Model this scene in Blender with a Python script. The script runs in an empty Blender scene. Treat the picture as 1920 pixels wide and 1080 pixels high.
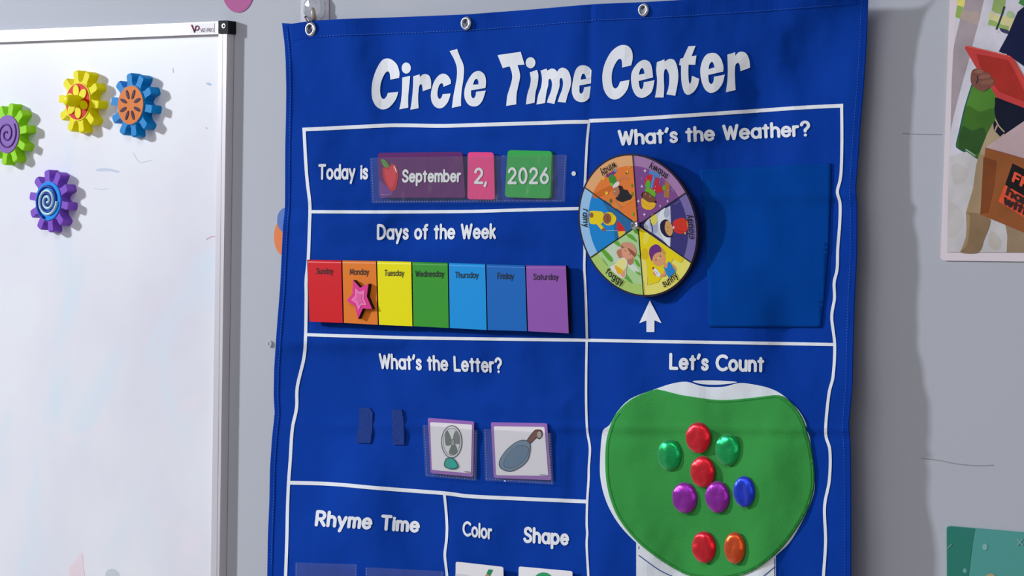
import bpy, bmesh, math, random
from mathutils import Vector, Matrix, noise
from mathutils.geometry import delaunay_2d_cdt
random.seed(7)
S = bpy.context.scene
COL = S.collection
rad = math.radians

# ------------------------------------------------------------------ camera
FPX = 5600.0
YAW = rad(42)
ROLL = math.asin(.024)
DIST = 2.66
AIM = Vector((0, 0, 1.45))
Fw = Vector((-math.sin(YAW), math.cos(YAW), 0))
R0 = Vector((math.cos(YAW), math.sin(YAW), 0))
Z0 = Vector((0, 0, 1))
Rt = R0*math.cos(ROLL) + Z0*math.sin(ROLL)
Up = Z0*math.cos(ROLL) - R0*math.sin(ROLL)
CAM = AIM - Fw*DIST
cd = bpy.data.cameras.new('camera')
cd.sensor_width = 36
cd.lens = 36*FPX/1920
cd.clip_start = .05
co = bpy.data.objects.new('camera', cd)
COL.objects.link(co)
co.matrix_world = Matrix((
    (Rt.x, Up.x, -Fw.x, CAM.x), (Rt.y, Up.y, -Fw.y, CAM.y), (Rt.z, Up.z, -Fw.z, CAM.z), (0, 0, 0, 1)))
S.camera = co

# ------------------------------------------------------------------ world and lights
w = bpy.data.worlds.new('room_light')
S.world = w
w.use_nodes = True
bg = w.node_tree.nodes['Background']
bg.inputs[0].default_value = (.93, .95, 1.0, 1)
bg.inputs[1].default_value = .13

def area(name, loc, target, size, power, color, size_y=None):
    l = bpy.data.lights.new(name, 'AREA')
    l.energy = power
    l.color = color
    l.shape = 'RECTANGLE'
    l.size = size
    l.size_y = size_y or size
    o = bpy.data.objects.new(name, l)
    COL.objects.link(o)
    o.location = loc
    o.rotation_euler = (Vector(target) - Vector(loc)).to_track_quat('-Z', 'Y').to_euler()
    return o
area('key_light', (-2.9, -1.75, 2.35), (-.25, 0, 1.45), .20, 92, (.88, .94, 1.0))
area('soft_fill_light', (1.9, -3.3, 1.9), (.1, 0, 1.4), 2.6, 23, (1.0, .95, .93), 1.8)  # big soft fill added behind the camera for ambient light, no actual window
area('overhead_fill_light', (.2, -1.7, 2.66), (.2, -1.7, 0), 1.2, 14, (.90, .95, 1.0), .6)  # unseen overhead fill, added to raise the ambient level
S.view_settings.view_transform = 'Standard'
S.view_settings.look = 'None'
S.view_settings.exposure = 0
S.view_settings.gamma = 1
S.view_settings.use_curve_mapping = False

# ------------------------------------------------------------------ helpers
def s2l(c):
    c /= 255.0
    return c/12.92 if c <= .04045 else ((c+.055)/1.055)**2.4

def W(px, py, d=0.0):
    """point on the plane y = -d seen at a given place of the photo (used to measure the wall)"""
    v = Fw + Rt*((px-960)/FPX) - Up*((py-540)/FPX)
    t = (-d - CAM.y)/v.y
    return CAM + v*t

MATS = {}
def mat(name, rgb, rough=.5, metal=0, spec=.16, coat=0, bump=None, mottle=None, sheen=0, alb=1.25, trans=None, weave=False):
    if name in MATS:
        return MATS[name]
    m = bpy.data.materials.new(name)
    m.use_nodes = True
    nt = m.node_tree
    b = nt.nodes['Principled BSDF']
    c = [min(.9, s2l(v)*alb) for v in rgb]
    b.inputs['Base Color'].default_value = (*c, 1)
    b.inputs['Roughness'].default_value = rough
    b.inputs['Metallic'].default_value = metal
    b.inputs['Specular IOR Level'].default_value = spec
    b.inputs['Coat Weight'].default_value = coat
    b.inputs['Coat Roughness'].default_value = .15
    if sheen:
        b.inputs['Sheen Weight'].default_value = sheen
    tc = nt.nodes.new('ShaderNodeTexCoord')
    if mottle:
        sc, amt = mottle
        n = nt.nodes.new('ShaderNodeTexNoise')
        n.inputs['Scale'].default_value = sc
        n.inputs['Detail'].default_value = 5
        nt.links.new(tc.outputs['Object'], n.inputs['Vector'])
        cr = nt.nodes.new('ShaderNodeValToRGB')
        cr.color_ramp.elements[0].position = .3
        cr.color_ramp.elements[1].position = .7
        cr.color_ramp.elements[0].color = (*[v*(1-amt) for v in c], 1)
        cr.color_ramp.elements[1].color = (*[min(.95, v*(1+amt)) for v in c], 1)
        nt.links.new(n.outputs[0], cr.inputs[0])
        nt.links.new(cr.outputs[0], b.inputs['Base Color'])
    if bump:
        sc, st = bump
        n = nt.nodes.new('ShaderNodeTexNoise')
        n.inputs['Scale'].default_value = sc
        n.inputs['Detail'].default_value = 3
        nt.links.new(tc.outputs['Object'], n.inputs['Vector'])
        bp = nt.nodes.new('ShaderNodeBump')
        bp.inputs['Strength'].default_value = st
        bp.inputs['Distance'].default_value = .001
        nt.links.new(n.outputs[0], bp.inputs['Height'])
        nt.links.new(bp.outputs[0], b.inputs['Normal'])
    MATS[name] = m
    return m

def film_mat():
    m = bpy.data.materials.new('clear_vinyl')
    m.use_nodes = True
    nt = m.node_tree
    nt.nodes.clear()
    out = nt.nodes.new('ShaderNodeOutputMaterial')
    tr = nt.nodes.new('ShaderNodeBsdfTransparent')
    tr.inputs[0].default_value = (.97, .975, .985, 1)
    gl = nt.nodes.new('ShaderNodeBsdfGlossy')
    gl.inputs['Roughness'].default_value = .12
    df = nt.nodes.new('ShaderNodeBsdfDiffuse')
    df.inputs[0].default_value = (.75, .76, .8, 1)
    tc = nt.nodes.new('ShaderNodeTexCoord')
    mp = nt.nodes.new('ShaderNodeMapping')
    mp.inputs['Scale'].default_value = (60, 60, 14)
    n = nt.nodes.new('ShaderNodeTexNoise')
    n.inputs['Scale'].default_value = 1.0
    n.inputs['Detail'].default_value = 2
    n.inputs['Distortion'].default_value = 1.2
    bp = nt.nodes.new('ShaderNodeBump')
    bp.inputs['Strength'].default_value = .6
    bp.inputs['Distance'].default_value = .006
    nt.links.new(tc.outputs['Object'], mp.inputs[0])
    nt.links.new(mp.outputs[0], n.inputs['Vector'])
    nt.links.new(n.outputs[0], bp.inputs['Height'])
    nt.links.new(bp.outputs[0], gl.inputs['Normal'])
    m1 = nt.nodes.new('ShaderNodeMixShader')
    m1.inputs[0].default_value = .045
    nt.links.new(tr.outputs[0], m1.inputs[1])
    nt.links.new(df.outputs[0], m1.inputs[2])
    m2 = nt.nodes.new('ShaderNodeMixShader')
    m2.inputs[0].default_value = .10
    nt.links.new(m1.outputs[0], m2.inputs[1])
    nt.links.new(gl.outputs[0], m2.inputs[2])
    nt.links.new(m2.outputs[0], out.inputs[0])
    return m

def tag(o, label=None, cat=None, group=None, kind=None):
    if label: o['label'] = label
    if cat: o['category'] = cat
    if group: o['group'] = group
    if kind: o['kind'] = kind
    return o

def empty(name, loc, label, cat, group=None):
    o = bpy.data.objects.new(name, None)
    o.empty_display_size = .02
    COL.objects.link(o)
    o.location = loc
    return tag(o, label, cat, group)

def link_mesh(name, verts, faces, mats, parent=None, mi=None, smooth=False):
    """verts in world space; stored relative to the parent"""
    me = bpy.data.meshes.new(name)
    off = Vector((0, 0, 0))
    if parent is not None:
        p = parent
        while p is not None:
            off += p.location
            p = p.parent
    me.from_pydata([tuple(Vector(v)-off) for v in verts], [], faces)
    if not isinstance(mats, (list, tuple)):
        mats = [mats]
    for m in mats:
        me.materials.append(m)
    if mi:
        me.polygons.foreach_set('material_index', mi)
    if smooth:
        me.polygons.foreach_set('use_smooth', [True]*len(me.polygons))
    me.update()
    o = bpy.data.objects.new(name, me)
    COL.objects.link(o)
    if parent is not None:
        o.parent = parent
    return o

def ell(cx, cy, rx, ry, n=28, rot=0):
    c, s = math.cos(rot), math.sin(rot)
    return [(cx + rx*math.cos(t)*c - ry*math.sin(t)*s, cy + rx*math.cos(t)*s + ry*math.sin(t)*c)
            for t in [2*math.pi*i/n for i in range(n)]]

def cr(p0, p1, p2, p3, t):
    return tuple(.5*((2*b)+(-a+c)*t+(2*a-5*b+4*c-d)*t*t+(-a+3*b-3*c+d)*t*t*t)
                 for a, b, c, d in zip(p0, p1, p2, p3))

def smooth_poly(pts, n=5, closed=True):
    """Catmull-Rom outline; a third element marks a corner"""
    P = [(p[0], p[1]) for p in pts]
    K = [len(p) > 2 for p in pts]
    N = len(P)
    out = []
    rng = range(N if closed else N-1)
    for i in rng:
        a, b = P[i], P[(i+1) % N]
        pa = P[(i-1) % N] if (closed or i > 0) else a
        nb = P[(i+2) % N] if (closed or i+2 < N) else b
        if K[i]: pa = (2*a[0]-b[0], 2*a[1]-b[1]) if K[(i+1) % N] else a
        if K[(i+1) % N]: nb = b
        if K[i] and K[(i+1) % N]:
            out.append(a)
            continue
        for k in range(n):
            out.append(cr(pa, a, b, nb, k/n))
    if not closed:
        out.append(P[-1])
    return out

def rq(c, r, n=5):
    """rounded quadrilateral"""
    out = []
    for i in range(4):
        p = Vector(c[i]); a = Vector(c[i-1]); b = Vector(c[(i+1) % 4])
        pa = p + (a-p).normalized()*r
        pb = p + (b-p).normalized()*r
        for k in range(n+1):
            t = k/n
            out.append(tuple(pa*(1-t)**2 + p*2*t*(1-t) + pb*t*t))
    return out

def capsules(line, wd, closed=False, seg=10):
    """polygons whose union is the line swept with a round pen"""
    out = []
    r = wd/2
    for p in line:
        out.append(ell(p[0], p[1], r, r, seg))
    for a, b in zip(line[:-1], line[1:]):
        d = Vector((b[0]-a[0], b[1]-a[1]))
        if d.length < 1e-6: continue
        n = Vector((-d.y, d.x)).normalized()*r
        out.append([(a[0]+n.x, a[1]+n.y), (a[0]-n.x, a[1]-n.y), (b[0]-n.x, b[1]-n.y), (b[0]+n.x, b[1]+n.y)])
    return out

def ribbon(line, wd):
    """open flat band along a line as one polygon"""
    L, R = [], []
    n = len(line)
    for i, p in enumerate(line):
        a = line[max(i-1, 0)]; b = line[min(i+1, n-1)]
        d = Vector((b[0]-a[0], b[1]-a[1])).normalized()
        L.append((p[0]-d.y*wd/2, p[1]+d.x*wd/2))
        R.append((p[0]+d.y*wd/2, p[1]-d.x*wd/2))
    return L + R[::-1]

def cdt(polys, holes=(), step=0):
    vs, fs = [], []
    for pl in list(polys)+list(holes):
        i = len(vs)
        ar = sum(p[0]*q[1]-q[0]*p[1] for p, q in zip(pl, pl[1:]+pl[:1]))
        if ar < 0: pl = pl[::-1]
        if step:
            q = []
            for a, b_ in zip(pl, pl[1:]+pl[:1]):
                n = max(1, int(math.hypot(b_[0]-a[0], b_[1]-a[1])/step))
                q += [(a[0]+(b_[0]-a[0])*t/n, a[1]+(b_[1]-a[1])*t/n) for t in range(n)]
            pl = q
        vs += [Vector((p[0], p[1])) for p in pl]
        fs.append(list(range(i, len(vs))))
    ns = len(polys)
    if step:
        x0 = min(v.x for v in vs); x1 = max(v.x for v in vs)
        y0 = min(v.y for v in vs); y1 = max(v.y for v in vs)
        nx = max(1, int((x1-x0)/step)); ny = max(1, int((y1-y0)/step))
        for i in range(nx+1):
            for j in range(ny+1):
                vs.append(Vector((x0+(i+.5)*step + .013*j, y0+(j+.5)*step + .011*i)))
    r = delaunay_2d_cdt(vs, [], fs, 0, 1e-5)
    ov, of, oi = r[0], r[2], r[5]
    keep = []
    for f, ids in zip(of, oi):
        if not ids: continue
        s = any(k < ns for k in ids); h = any(k >= ns for k in ids)
        if s and not h: keep.append(list(f))
    used = sorted({i for f in keep for i in f})
    mp = {u: k for k, u in enumerate(used)}
    return [(ov[u].x, ov[u].y) for u in used], [[mp[i] for i in f] for f in keep]

def build(polys, surf, thick=0, eps=0, step=0, holes=()):
    p2, fs = cdt(polys, holes, step)
    vs = [surf(x, y, eps) for x, y in p2]
    if fs:
        a, b, c = fs[0][:3]
        if (vs[b]-vs[a]).cross(vs[c]-vs[a]).y > 0:
            fs = [f[::-1] for f in fs]
    if thick:
        n = len(vs)
        cnt = {}
        for f in fs:
            for i in range(len(f)):
                cnt[(f[i], f[(i+1) % len(f)])] = 1
        side = [[b, a, a+n, b+n] for (a, b) in cnt if (b, a) not in cnt]
        back = [[i+n for i in f[::-1]] for f in fs]
        vs = vs + [v+Vector((0, thick, 0)) for v in vs]
        fs = fs + side + back
    return vs, fs

def piece(name, polys, surf, m, parent=None, thick=0, eps=0, step=0, holes=(), smooth=False):
    vs, fs = build(polys, surf, thick, eps, step, holes)
    o = link_mesh(name, vs, fs, m, parent, smooth=smooth)
    return o

def art(name, items, surf, parent, ox=0, oy=0, sc=1.0, eps=.0003, de=.00006, step=0, mott=None):
    """flat print of several coloured shapes, one mesh; items: (rgb, [points] or ('s', width, [points]) or ('e',cx,cy,rx,ry), smooth?)"""
    V, Fc, MI, ML = [], [], [], []
    e = eps
    for it in items:
        rgb, sh = it[0], it[1]
        sm = it[2] if len(it) > 2 else True
        if sh[0] == 's':
            polys = capsules(smooth_poly(sh[2], 4, False) if len(sh[2]) > 2 else sh[2], sh[1])
        elif sh[0] == 'e':
            polys = [ell(sh[1], sh[2], sh[3], sh[4], 24, sh[5] if len(sh) > 5 else 0)]
        else:
            polys = [smooth_poly(sh, 4) if sm else [(p[0], p[1]) for p in sh]]
        polys = [[(ox+x/sc, oy+y/sc) for x, y in p] for p in polys]
        vs, fs = build(polys, surf, 0, e, step)
        m = mat(('photo_' if mott else 'print_')+'%02x%02x%02x' % rgb, rgb, .6, spec=.08, alb=1.12, mottle=mott)
        if m not in ML: ML.append(m)
        k = len(V)
        V += vs
        Fc += [[i+k for i in f] for f in fs]
        MI += [ML.index(m)]*len(fs)
        e += de
    return link_mesh(name, V, Fc, ML, parent, MI)

# ------------------------------------------------------------------ pen-stroke lettering
def arc(cx, cy, rx, ry, a0, a1, n=12):
    return [(cx+rx*math.cos(rad(a0+(a1-a0)*i/n)), cy+ry*math.sin(rad(a0+(a1-a0)*i/n))) for i in range(n+1)]
O_ = arc(.38, .42, .38, .42, 0, 360, 18)
s_ = smooth_poly([(.5, .70), (.4, .82), (.25, .85), (.09, .79), (.04, .64), (.12, .50), (.27, .43), (.43, .35), (.5, .2), (.42, .05), (.25, 0), (.09, .03), (0, .15)], 2, False)
G = {
 ' ': (.34, []), 'a': (.76, [O_, [(.76, .84), (.76, 0)]]), 'b': (.76, [O_, [(0, 1.4), (0, 0)]]),
 'c': (.66, [arc(.4, .42, .4, .42, 48, 312)]), 'd': (.76, [O_, [(.76, 1.4), (.76, 0)]]),
 'e': (.76, [[(.02, .44), (.76, .44)] + arc(.38, .42, .38, .42, 0, 318, 14)]),
 'f': (.46, [[(.2, 0), (.2, 1.1)]+arc(.44, 1.12, .24, .27, 180, 85, 6), [(0, .82), (.42, .82)]]),
 'g': (.76, [O_, [(.76, .84), (.76, -.12)]+arc(.4, -.12, .36, .3, 0, -140, 8)]),
 'h': (.66, [[(0, 1.4), (0, 0)], arc(.33, .5, .33, .34, 180, 0)+[(.66, 0)]]),
 'i': (.0, [[(0, .84), (0, 0)], [(0, 1.2), (0, 1.21)]]),
 'k': (.56, [[(0, 1.4), (0, 0)], [(.5, .84), (0, .36)], [(.18, .52), (.56, 0)]]),
 'l': (.0, [[(0, 1.4), (0, 0)]]),
 'm': (1.04, [[(0, .84), (0, 0)], arc(.26, .55, .26, .29, 180, 0)+[(.52, 0)], arc(.78, .55, .26, .29, 180, 0)+[(1.04, 0)]]),
 'n': (.64, [[(0, .84), (0, 0)], arc(.32, .5, .32, .34, 180, 0)+[(.64, 0)]]),
 'o': (.76, [O_]), 'p': (.76, [O_, [(0, .84), (0, -.42)]]),
 'r': (.4, [[(0, .84), (0, 0)], arc(.3, .5, .3, .34, 180, 75, 8)]),
 's': (.5, [s_]), 't': (.44, [[(.21, 1.2), (.21, 0)], [(0, .84), (.42, .84)]]),
 'u': (.64, [[(0, .84), (0, .34)]+arc(.32, .34, .32, .34, 180, 360)+[(.64, .34)], [(.64, .84), (.64, 0)]]),
 'v': (.66, [[(0, .84), (.33, 0), (.66, .84)]]),
 'w': (1.0, [[(0, .84), (.25, 0), (.5, .8), (.75, 0), (1, .84)]]),
 'y': (.7, [[(0, .84), (.36, .04)], [(.7, .84), (.18, -.42)]]),
 'T': (.84, [[(0, 1.4), (.84, 1.4)], [(.42, 1.4), (.42, 0)]]),
 'D': (.9, [[(0, 0), (0, 1.4), (.28, 1.4)]+arc(.28, .7, .62, .7, 90, -90, 14)+[(0, 0)]]),
 'W': (1.24, [[(0, 1.4), (.32, 0), (.62, 1.25), (.92, 0), (1.24, 1.4)]]),
 'L': (.66, [[(0, 1.4), (0, 0), (.66, 0)]]),
 'R': (.8, [[(0, 0), (0, 1.4), (.38, 1.4)]+arc(.38, 1.02, .36, .38, 90, -90, 8)+[(0, .64)], [(.36, .64), (.78, 0)]]),
 'C': (1.0, [arc(.62, .7, .62, .7, 50, 310, 16)]),
 'S': (.76, [[(x*1.5, y*1.647) for x, y in s_]]),
 'M': (1.14, [[(0, 0), (.12, 1.4), (.57, .25), (1.02, 1.4), (1.14, 0)]]),
 'F': (.62, [[(0, 0), (0, 1.4), (.62, 1.4)], [(0, .72), (.52, .72)]]),
 'E': (.62, [[(.62, 0), (0, 0), (0, 1.4), (.62, 1.4)], [(0, .72), (.52, .72)]]),
 'A': (1.0, [[(0, 0), (.5, 1.4), (1, 0)], [(.2, .45), (.8, .45)]]),
 'G': (1.1, [arc(.62, .7, .62, .7, 50, 360, 16)+[(.7, .7)]]),
 'I': (0, [[(0, 0), (0, 1.4)]]), 'V': (.9, [[(0, 1.4), (.45, 0), (.9, 1.4)]]),
 'Z': (.8, [[(0, 1.4), (.8, 1.4), (0, 0), (.8, 0)]]),
 'P': (.76, [[(0, 0), (0, 1.4), (.38, 1.4)]+arc(.38, 1.0, .38, .4, 90, -90, 8)+[(0, .6)]]),
 'O': (1.1, [arc(.55, .7, .55, .7, 0, 360, 18)]), '-': (.4, [[(0, .6), (.4, .6)]]),
 '0': (.78, [arc(.39, .7, .39, .7, 0, 360, 18)]),
 '2': (.8, [arc(.39, 1.0, .37, .4, 170, -35, 10)+[(0, 0), (.8, 0)]]),
 '6': (.78, [arc(.39, .42, .39, .42, 0, 360, 16), [(.6, 1.4), (.2, .85), (.03, .56)]]),
 ',': (.14, [[(.12, .02), (0, -.3)]]), '.': (0, [[(0, 0), (0, .01)]]),
 "'": (.12, [[(.12, 1.42), (0, 1.1)]]),
 '?': (.7, [arc(.35, 1.04, .34, .36, 170, -50, 10)+[(.35, .55), (.35, .42)], [(.35, 0), (.35, .01)]]),
}
def layout(s, wd, gap):
    x, out = wd/2, []
    for ch in s:
        a, ls = G[ch]
        up_ = (lambda v: v*1.13 if v <= .84 else .949+(v-.84)*(1.4-.949)/.56) if ch.islower() else (lambda v: v)
        out += [[(x+px, up_(py)) for px, py in l] for l in ls]
        x += a + gap
    return out, x-gap+wd/2

def lettering(name, s, p0, p1, cap, surf, m, parent, wd=.26, gap=None, lean=0, eps=.0004, thick=0, label=None, up=None):
    """p0,p1: baseline start and end, cap: cap height (all measured on the photo)"""
    gap = wd+.03 if gap is None else gap
    lines, total = layout(s, wd, gap)
    ex = ((p1[0]-p0[0])/total, (p1[1]-p0[1])/total)
    k = cap/(1.4+wd)
    ey = up or (lean*k + .012*k, -k)
    polys = []
    for l in lines:
        for c in capsules(l, wd, seg=10):
            polys.append([(p0[0]+x*ex[0]+(y+wd/2)*ey[0], p0[1]+x*ex[1]+(y+wd/2)*ey[1]) for x, y in c])
    o = piece(name, polys, surf, m, parent, thick, eps)
    if label: o['label'] = label
    return o

# ------------------------------------------------------------------ surfaces
def lerp_tab(tab, v):
    if v <= tab[0][0]:
        (a, b), (c, d) = tab[0], tab[1]
        return b+(v-a)*(d-b)/(c-a)
    for (a, b), (c, d) in zip(tab[:-1], tab[1:]):
        if v <= c: return b+(v-a)*(d-b)/(c-a)
    return tab[-1][1]
def gauss(x, w_): return math.exp(-(x/w_)**2)
def base_d(x, y):
    s = max(0, (x-530)/1080)
    edge = .0155 + .0155*max(0, y)/1000
    return .009 + (edge-.009)*s**1.2
def low_d(x, y):
    e = .0110*noise.noise(Vector((x*.0066+y*.0012, y*.0032, 1.3))) + .0048*noise.noise(Vector((x*.0150-y*.004, y*.0075, 7.3)))
    e *= 1 - .75*min(1, max(0, (x-1480)/110))
    for (mx, my, rx, ry) in ((878, 330, 230, 75), (820, 556, 290, 95), (850, 845, 75, 95), (973, 848, 90, 95)):
        q = max(abs(x-mx)/rx, abs(y-my)/ry)
        e *= 1 - .8/(1+math.exp((q-1.05)/.07))
    xd = 1545-(y-20)*.95                               # pull line from the right corner
    e += .0270/(1+math.exp((x-xd)/38))*max(0, 1-y/420)*(1 if x > 1100 else max(0, 1-(1100-x)/300))
    e += .0020*gauss(x-1608, 50)*max(0, 1-y/420)
    xl = 640+(y-240)*.35
    e += .0050/(1+math.exp((x-xl)/22))*gauss(y-300, 170)
    return e
def fold_d(x, y):
    e = low_d(x, y)
    e += .0010*noise.noise(Vector((x*.021+y*.004, y*.012, 4.7)))
    e += .0005*noise.noise(Vector((x*.05, y*.03, 9.1)))
    f = max(.22, 1-y/520)
    e -= .0058*f*math.exp(-abs(x-1107)/(34 if x < 1107 else 9))            # long fold down the middle
    e += .0022*f*gauss(x-1050, 40)
    e += .0013*gauss(y-(369+(x-1300)*-.01), 9)*(1 if x > 1110 else .5)    # creases from being folded up
    e -= .0010*gauss(y-388, 16)
    e += .0014*gauss(y-803-(x-1300)*.01, 7)
    e -= .0010*gauss(y-819, 12)
    e += .0010*gauss(y-640, 12)*(1 if x < 760 else .2)
    for gx, gy in ((582, 60), (874, 48), (1207, 22)):
        e += .0020*gauss(x-gx, 46)*gauss(y-gy, 60)
    return e
def soft(v):
    k = .0022
    return .0030 + k*math.log(1+math.exp((v-.0030)/k))
def cloth(x, y, e=0): return W(x, y, soft(base_d(x, y)+fold_d(x, y))+e)
def calm(x, y, e=0): return W(x, y, soft(base_d(x, y)+low_d(x, y))+.0018+e)        # things standing slightly proud of the folds
def wall(x, y, e=0): return W(x, y, e)
def plane_fit(quad, lift=.0012, clear=True):
    """a stiff flat card lying against the cloth: plane through its corners, pushed out until it clears the folds"""
    P = [cloth(x, y) for x, y in quad]
    c = (P[0]+P[1]+P[2]+P[3])/4
    n = (P[1]-P[3]).cross(P[2]-P[0]).normalized()
    if n.y > 0: n = -n
    def hit(x, y, e=0):
        v = Fw + Rt*((x-960)/FPX) - Up*((y-540)/FPX)
        o = c + n*e
        return CAM + v*((o-CAM).dot(n)/v.dot(n))
    push = 0
    for i in range(11):
        for j in range(9):
            u, w_ = i/10, j/8
            x = (quad[0][0]*(1-u)+quad[1][0]*u)*(1-w_)+(quad[3][0]*(1-u)+quad[2][0]*u)*w_
            y = (quad[0][1]*(1-u)+quad[1][1]*u)*(1-w_)+(quad[3][1]*(1-u)+quad[2][1]*u)*w_
            push = max(push, hit(x, y).y - cloth(x, y).y)
    k = push + lift
    return lambda x, y, e=0: hit(x, y, k+e)

def LI(tab, inv=False): return tab
LEFT = [(44, 528.6), (78, 533), (111, 535.5), (167, 536.7), (222, 536), (278, 534.7), (370, 534.5), (395, 534), (425, 530.5), (500, 527), (540, 525), (615, 519), (690, 514), (740, 513), (775, 515), (820, 510), (880, 506), (940, 505), (1010, 502), (1080, 501), (1300, 497)]
RIGHT = [(-25, 1628), (0, 1627), (80, 1624), (160, 1619), (240, 1612), (290, 1609), (340, 1605), (356, 1604), (382, 1606.5), (482, 1606), (556, 1602), (652, 1599), (715, 1598), (765, 1594), (795, 1591), (840, 1594), (940, 1595), (1080, 1595), (1300, 1590)]
TOP = [(528.6, 43), (538, 46), (575, 40), (640, 35.5), (750, 32), (874, 27), (1000, 17.5), (1095, 9), (1105, 10), (1115, 7.5), (1205, 4), (1290, -1), (1400, -8), (1628, -25)]

# ------------------------------------------------------------------ materials
cloth_blue = mat('blue_canvas', (5, 52, 142), .9, spec=.06, bump=(900, .35), mottle=(9, .05), alb=1.35)
hem_blue = mat('blue_canvas_hem', (4, 49, 138), .9, spec=.06, bump=(900, .3), alb=1.35)
felt_blue = mat('blue_felt', (2, 58, 136), .95, spec=.03, bump=(1500, .5), mottle=(14, .06), alb=1.38)
stitch_m = mat('blue_thread', (48, 92, 178), .8)
white_ink = mat('white_ink', (222, 224, 240), .6, spec=.3, alb=1.12)
white_ink2 = mat('white_print_fill', (220, 224, 236), .7, spec=.2, alb=1.12)
blue_line = mat('blue_print_line', (16, 54, 135), .7)
black_ink = mat('black_ink', (18, 16, 20), .5)
white_plastic = mat('card_white', (226, 220, 224), .35, alb=1.15)
film = film_mat()

# wall paint: grey with a slight orange-peel texture
wall_m = mat('grey_wall_paint', (166, 168, 177), .75, spec=.25, bump=(520, .12), mottle=(2.2, .03), alb=1.30)
board_m = mat('whiteboard_enamel', (226, 226, 236), .22, spec=.5, coat=.25, alb=1.05)
nt = board_m.node_tree
b = nt.nodes['Principled BSDF']
tc = nt.nodes.new('ShaderNodeTexCoord')
def board_layer(scale, lo, hi, col, prev, vec_scale=(1, 1, 1), detail=4, distort=0):
    mp = nt.nodes.new('ShaderNodeMapping'); mp.inputs['Scale'].default_value = vec_scale
    n = nt.nodes.new('ShaderNodeTexNoise'); n.inputs['Scale'].default_value = scale
    n.inputs['Detail'].default_value = detail; n.inputs['Distortion'].default_value = distort
    r = nt.nodes.new('ShaderNodeMapRange'); r.inputs[1].default_value = lo; r.inputs[2].default_value = hi
    mx = nt.nodes.new('ShaderNodeMixRGB'); mx.inputs[2].default_value = (*col, 1)
    nt.links.new(tc.outputs['Object'], mp.inputs[0]); nt.links.new(mp.outputs[0], n.inputs[0])
    nt.links.new(n.outputs[0], r.inputs[0]); nt.links.new(r.outputs[0], mx.inputs[0])
    if isinstance(prev, tuple): mx.inputs[1].default_value = (*prev, 1)
    else: nt.links.new(prev.outputs[0], mx.inputs[1])
    return mx
l1 = board_layer(4.5, .42, .72, (.82, .79, .90), (.90, .90, .96))
l2 = board_layer(5.5, .56, .76, (.78, .86, .96), l1, (1.4, 1, .8), 3, 1.5)
l3 = board_layer(7.0, .62, .80, (.92, .85, .93), l2, (.5, 1, 1.3), 5, 2.5)
nt.links.new(l3.outputs[0], b.inputs['Base Color'])
alu = mat('white_aluminium', (205, 200, 206), .35, metal=.15, alb=1.1)
alu_d = mat('aluminium_groove', (176, 172, 180), .4, metal=.2)
black_pl = mat('black_plastic', (22, 24, 28), .6, spec=.12)
chrome = mat('chrome', (200, 200, 205), .18, metal=1)

# ------------------------------------------------------------------ room shell
def slab(name, x0, x1, y0, y1, z0, z1, m, kind='structure'):
    v = [(x, y, z) for x in (x0, x1) for y in (y0, y1) for z in (z0, z1)]
    f = [(0, 1, 3, 2), (4, 6, 7, 5), (0, 4, 5, 1), (2, 3, 7, 6), (0, 2, 6, 4), (1, 5, 7, 3)]
    o = link_mesh(name, v, f, m)
    return tag(o, kind=kind)
tag(slab('wall_back', -3.2, 3.2, 0, .1, 0, 2.7, wall_m), 'smooth light grey painted wall behind the whiteboard and chart')
tag(slab('floor', -3.2, 3.2, -3.4, 0, -.1, 0, mat('floor_vinyl', (150, 140, 128), .5, mottle=(6, .1))), 'beige vinyl floor')

# ------------------------------------------------------------------ whiteboard
BD, BF = .0045, .0100     # face of the enamel, face of the frame
def xr(y): return 409.8 + (y-63.5)*(395-409.8)/(1080-63.5)          # inner edge of the right rail
def yt(x): return 79 - x*15.5/409.8
wb = empty('whiteboard', W(-100, 700, 0), 'large magnetic whiteboard in a white aluminium frame with black corner cap', 'whiteboard')
YB, XL = 1500, -800
piece('writing_surface', [[(XL, yt(XL)-10), (xr(60)+6, 60), (xr(YB)+6, YB), (XL, YB)]], wall, board_m, wb, thick=.003, eps=BD)
def rail(name, poly, m=alu, e=BF, t=.0092):
    return piece(name, [poly], wall, m, wb, thick=t, eps=e)
rail('frame_rail', [(XL, 57-XL*.0415), (409.4, 40), (409.6, 63.5), (XL, yt(XL))])
rail('frame_rail', [(409.8, 63.5), (425.5, 63.5), (411-5.9, YB), (395-6, YB)])
rail('frame_rail', [(XL, YB), (411, YB), (411, YB+25), (XL, YB+25)])
rail('frame_rail', [(XL-18, 56-XL*.0415), (XL, 56-XL*.0415), (XL, YB), (XL-18, YB)])
rail('rail_groove', [(XL, yt(XL)-2.2), (409.6, 61.6), (409.6, 63.6), (XL, yt(XL)+.4)], alu_d, BF+.0002, .001)
rail('rail_groove', [(416.2, 64), (417.6, 64), (402, YB), (400.5, YB)], alu_d, BF+.0002, .001)
cap = rail('corner_cap', rq([(409.2, 38.6), (427.5, 38.2), (427.5, 63.2), (409.2, 63.6)], 2.5), black_pl, BF+.0008, .0108)
cap['label'] = 'black plastic corner cap with a screw'
piece('cap_screw', [ell(419, 48.5, 3.6, 4.6)], wall, chrome, cap, thick=.0012, eps=BF+.0014)
piece('screw_recess', [ell(419, 48.8, 1.6, 2.4)], wall, black_pl, cap, eps=BF+.0016)
st = piece('maker_sticker', [[(357, 44.3), (402, 43), (402, 61), (357, 62.3)]], wall, mat('sticker_white', (232, 226, 236), .4, alb=1.1), wb, thick=.0003, eps=BF+.0004)
st['label'] = 'small white maker sticker with red and dark initials'
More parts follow.
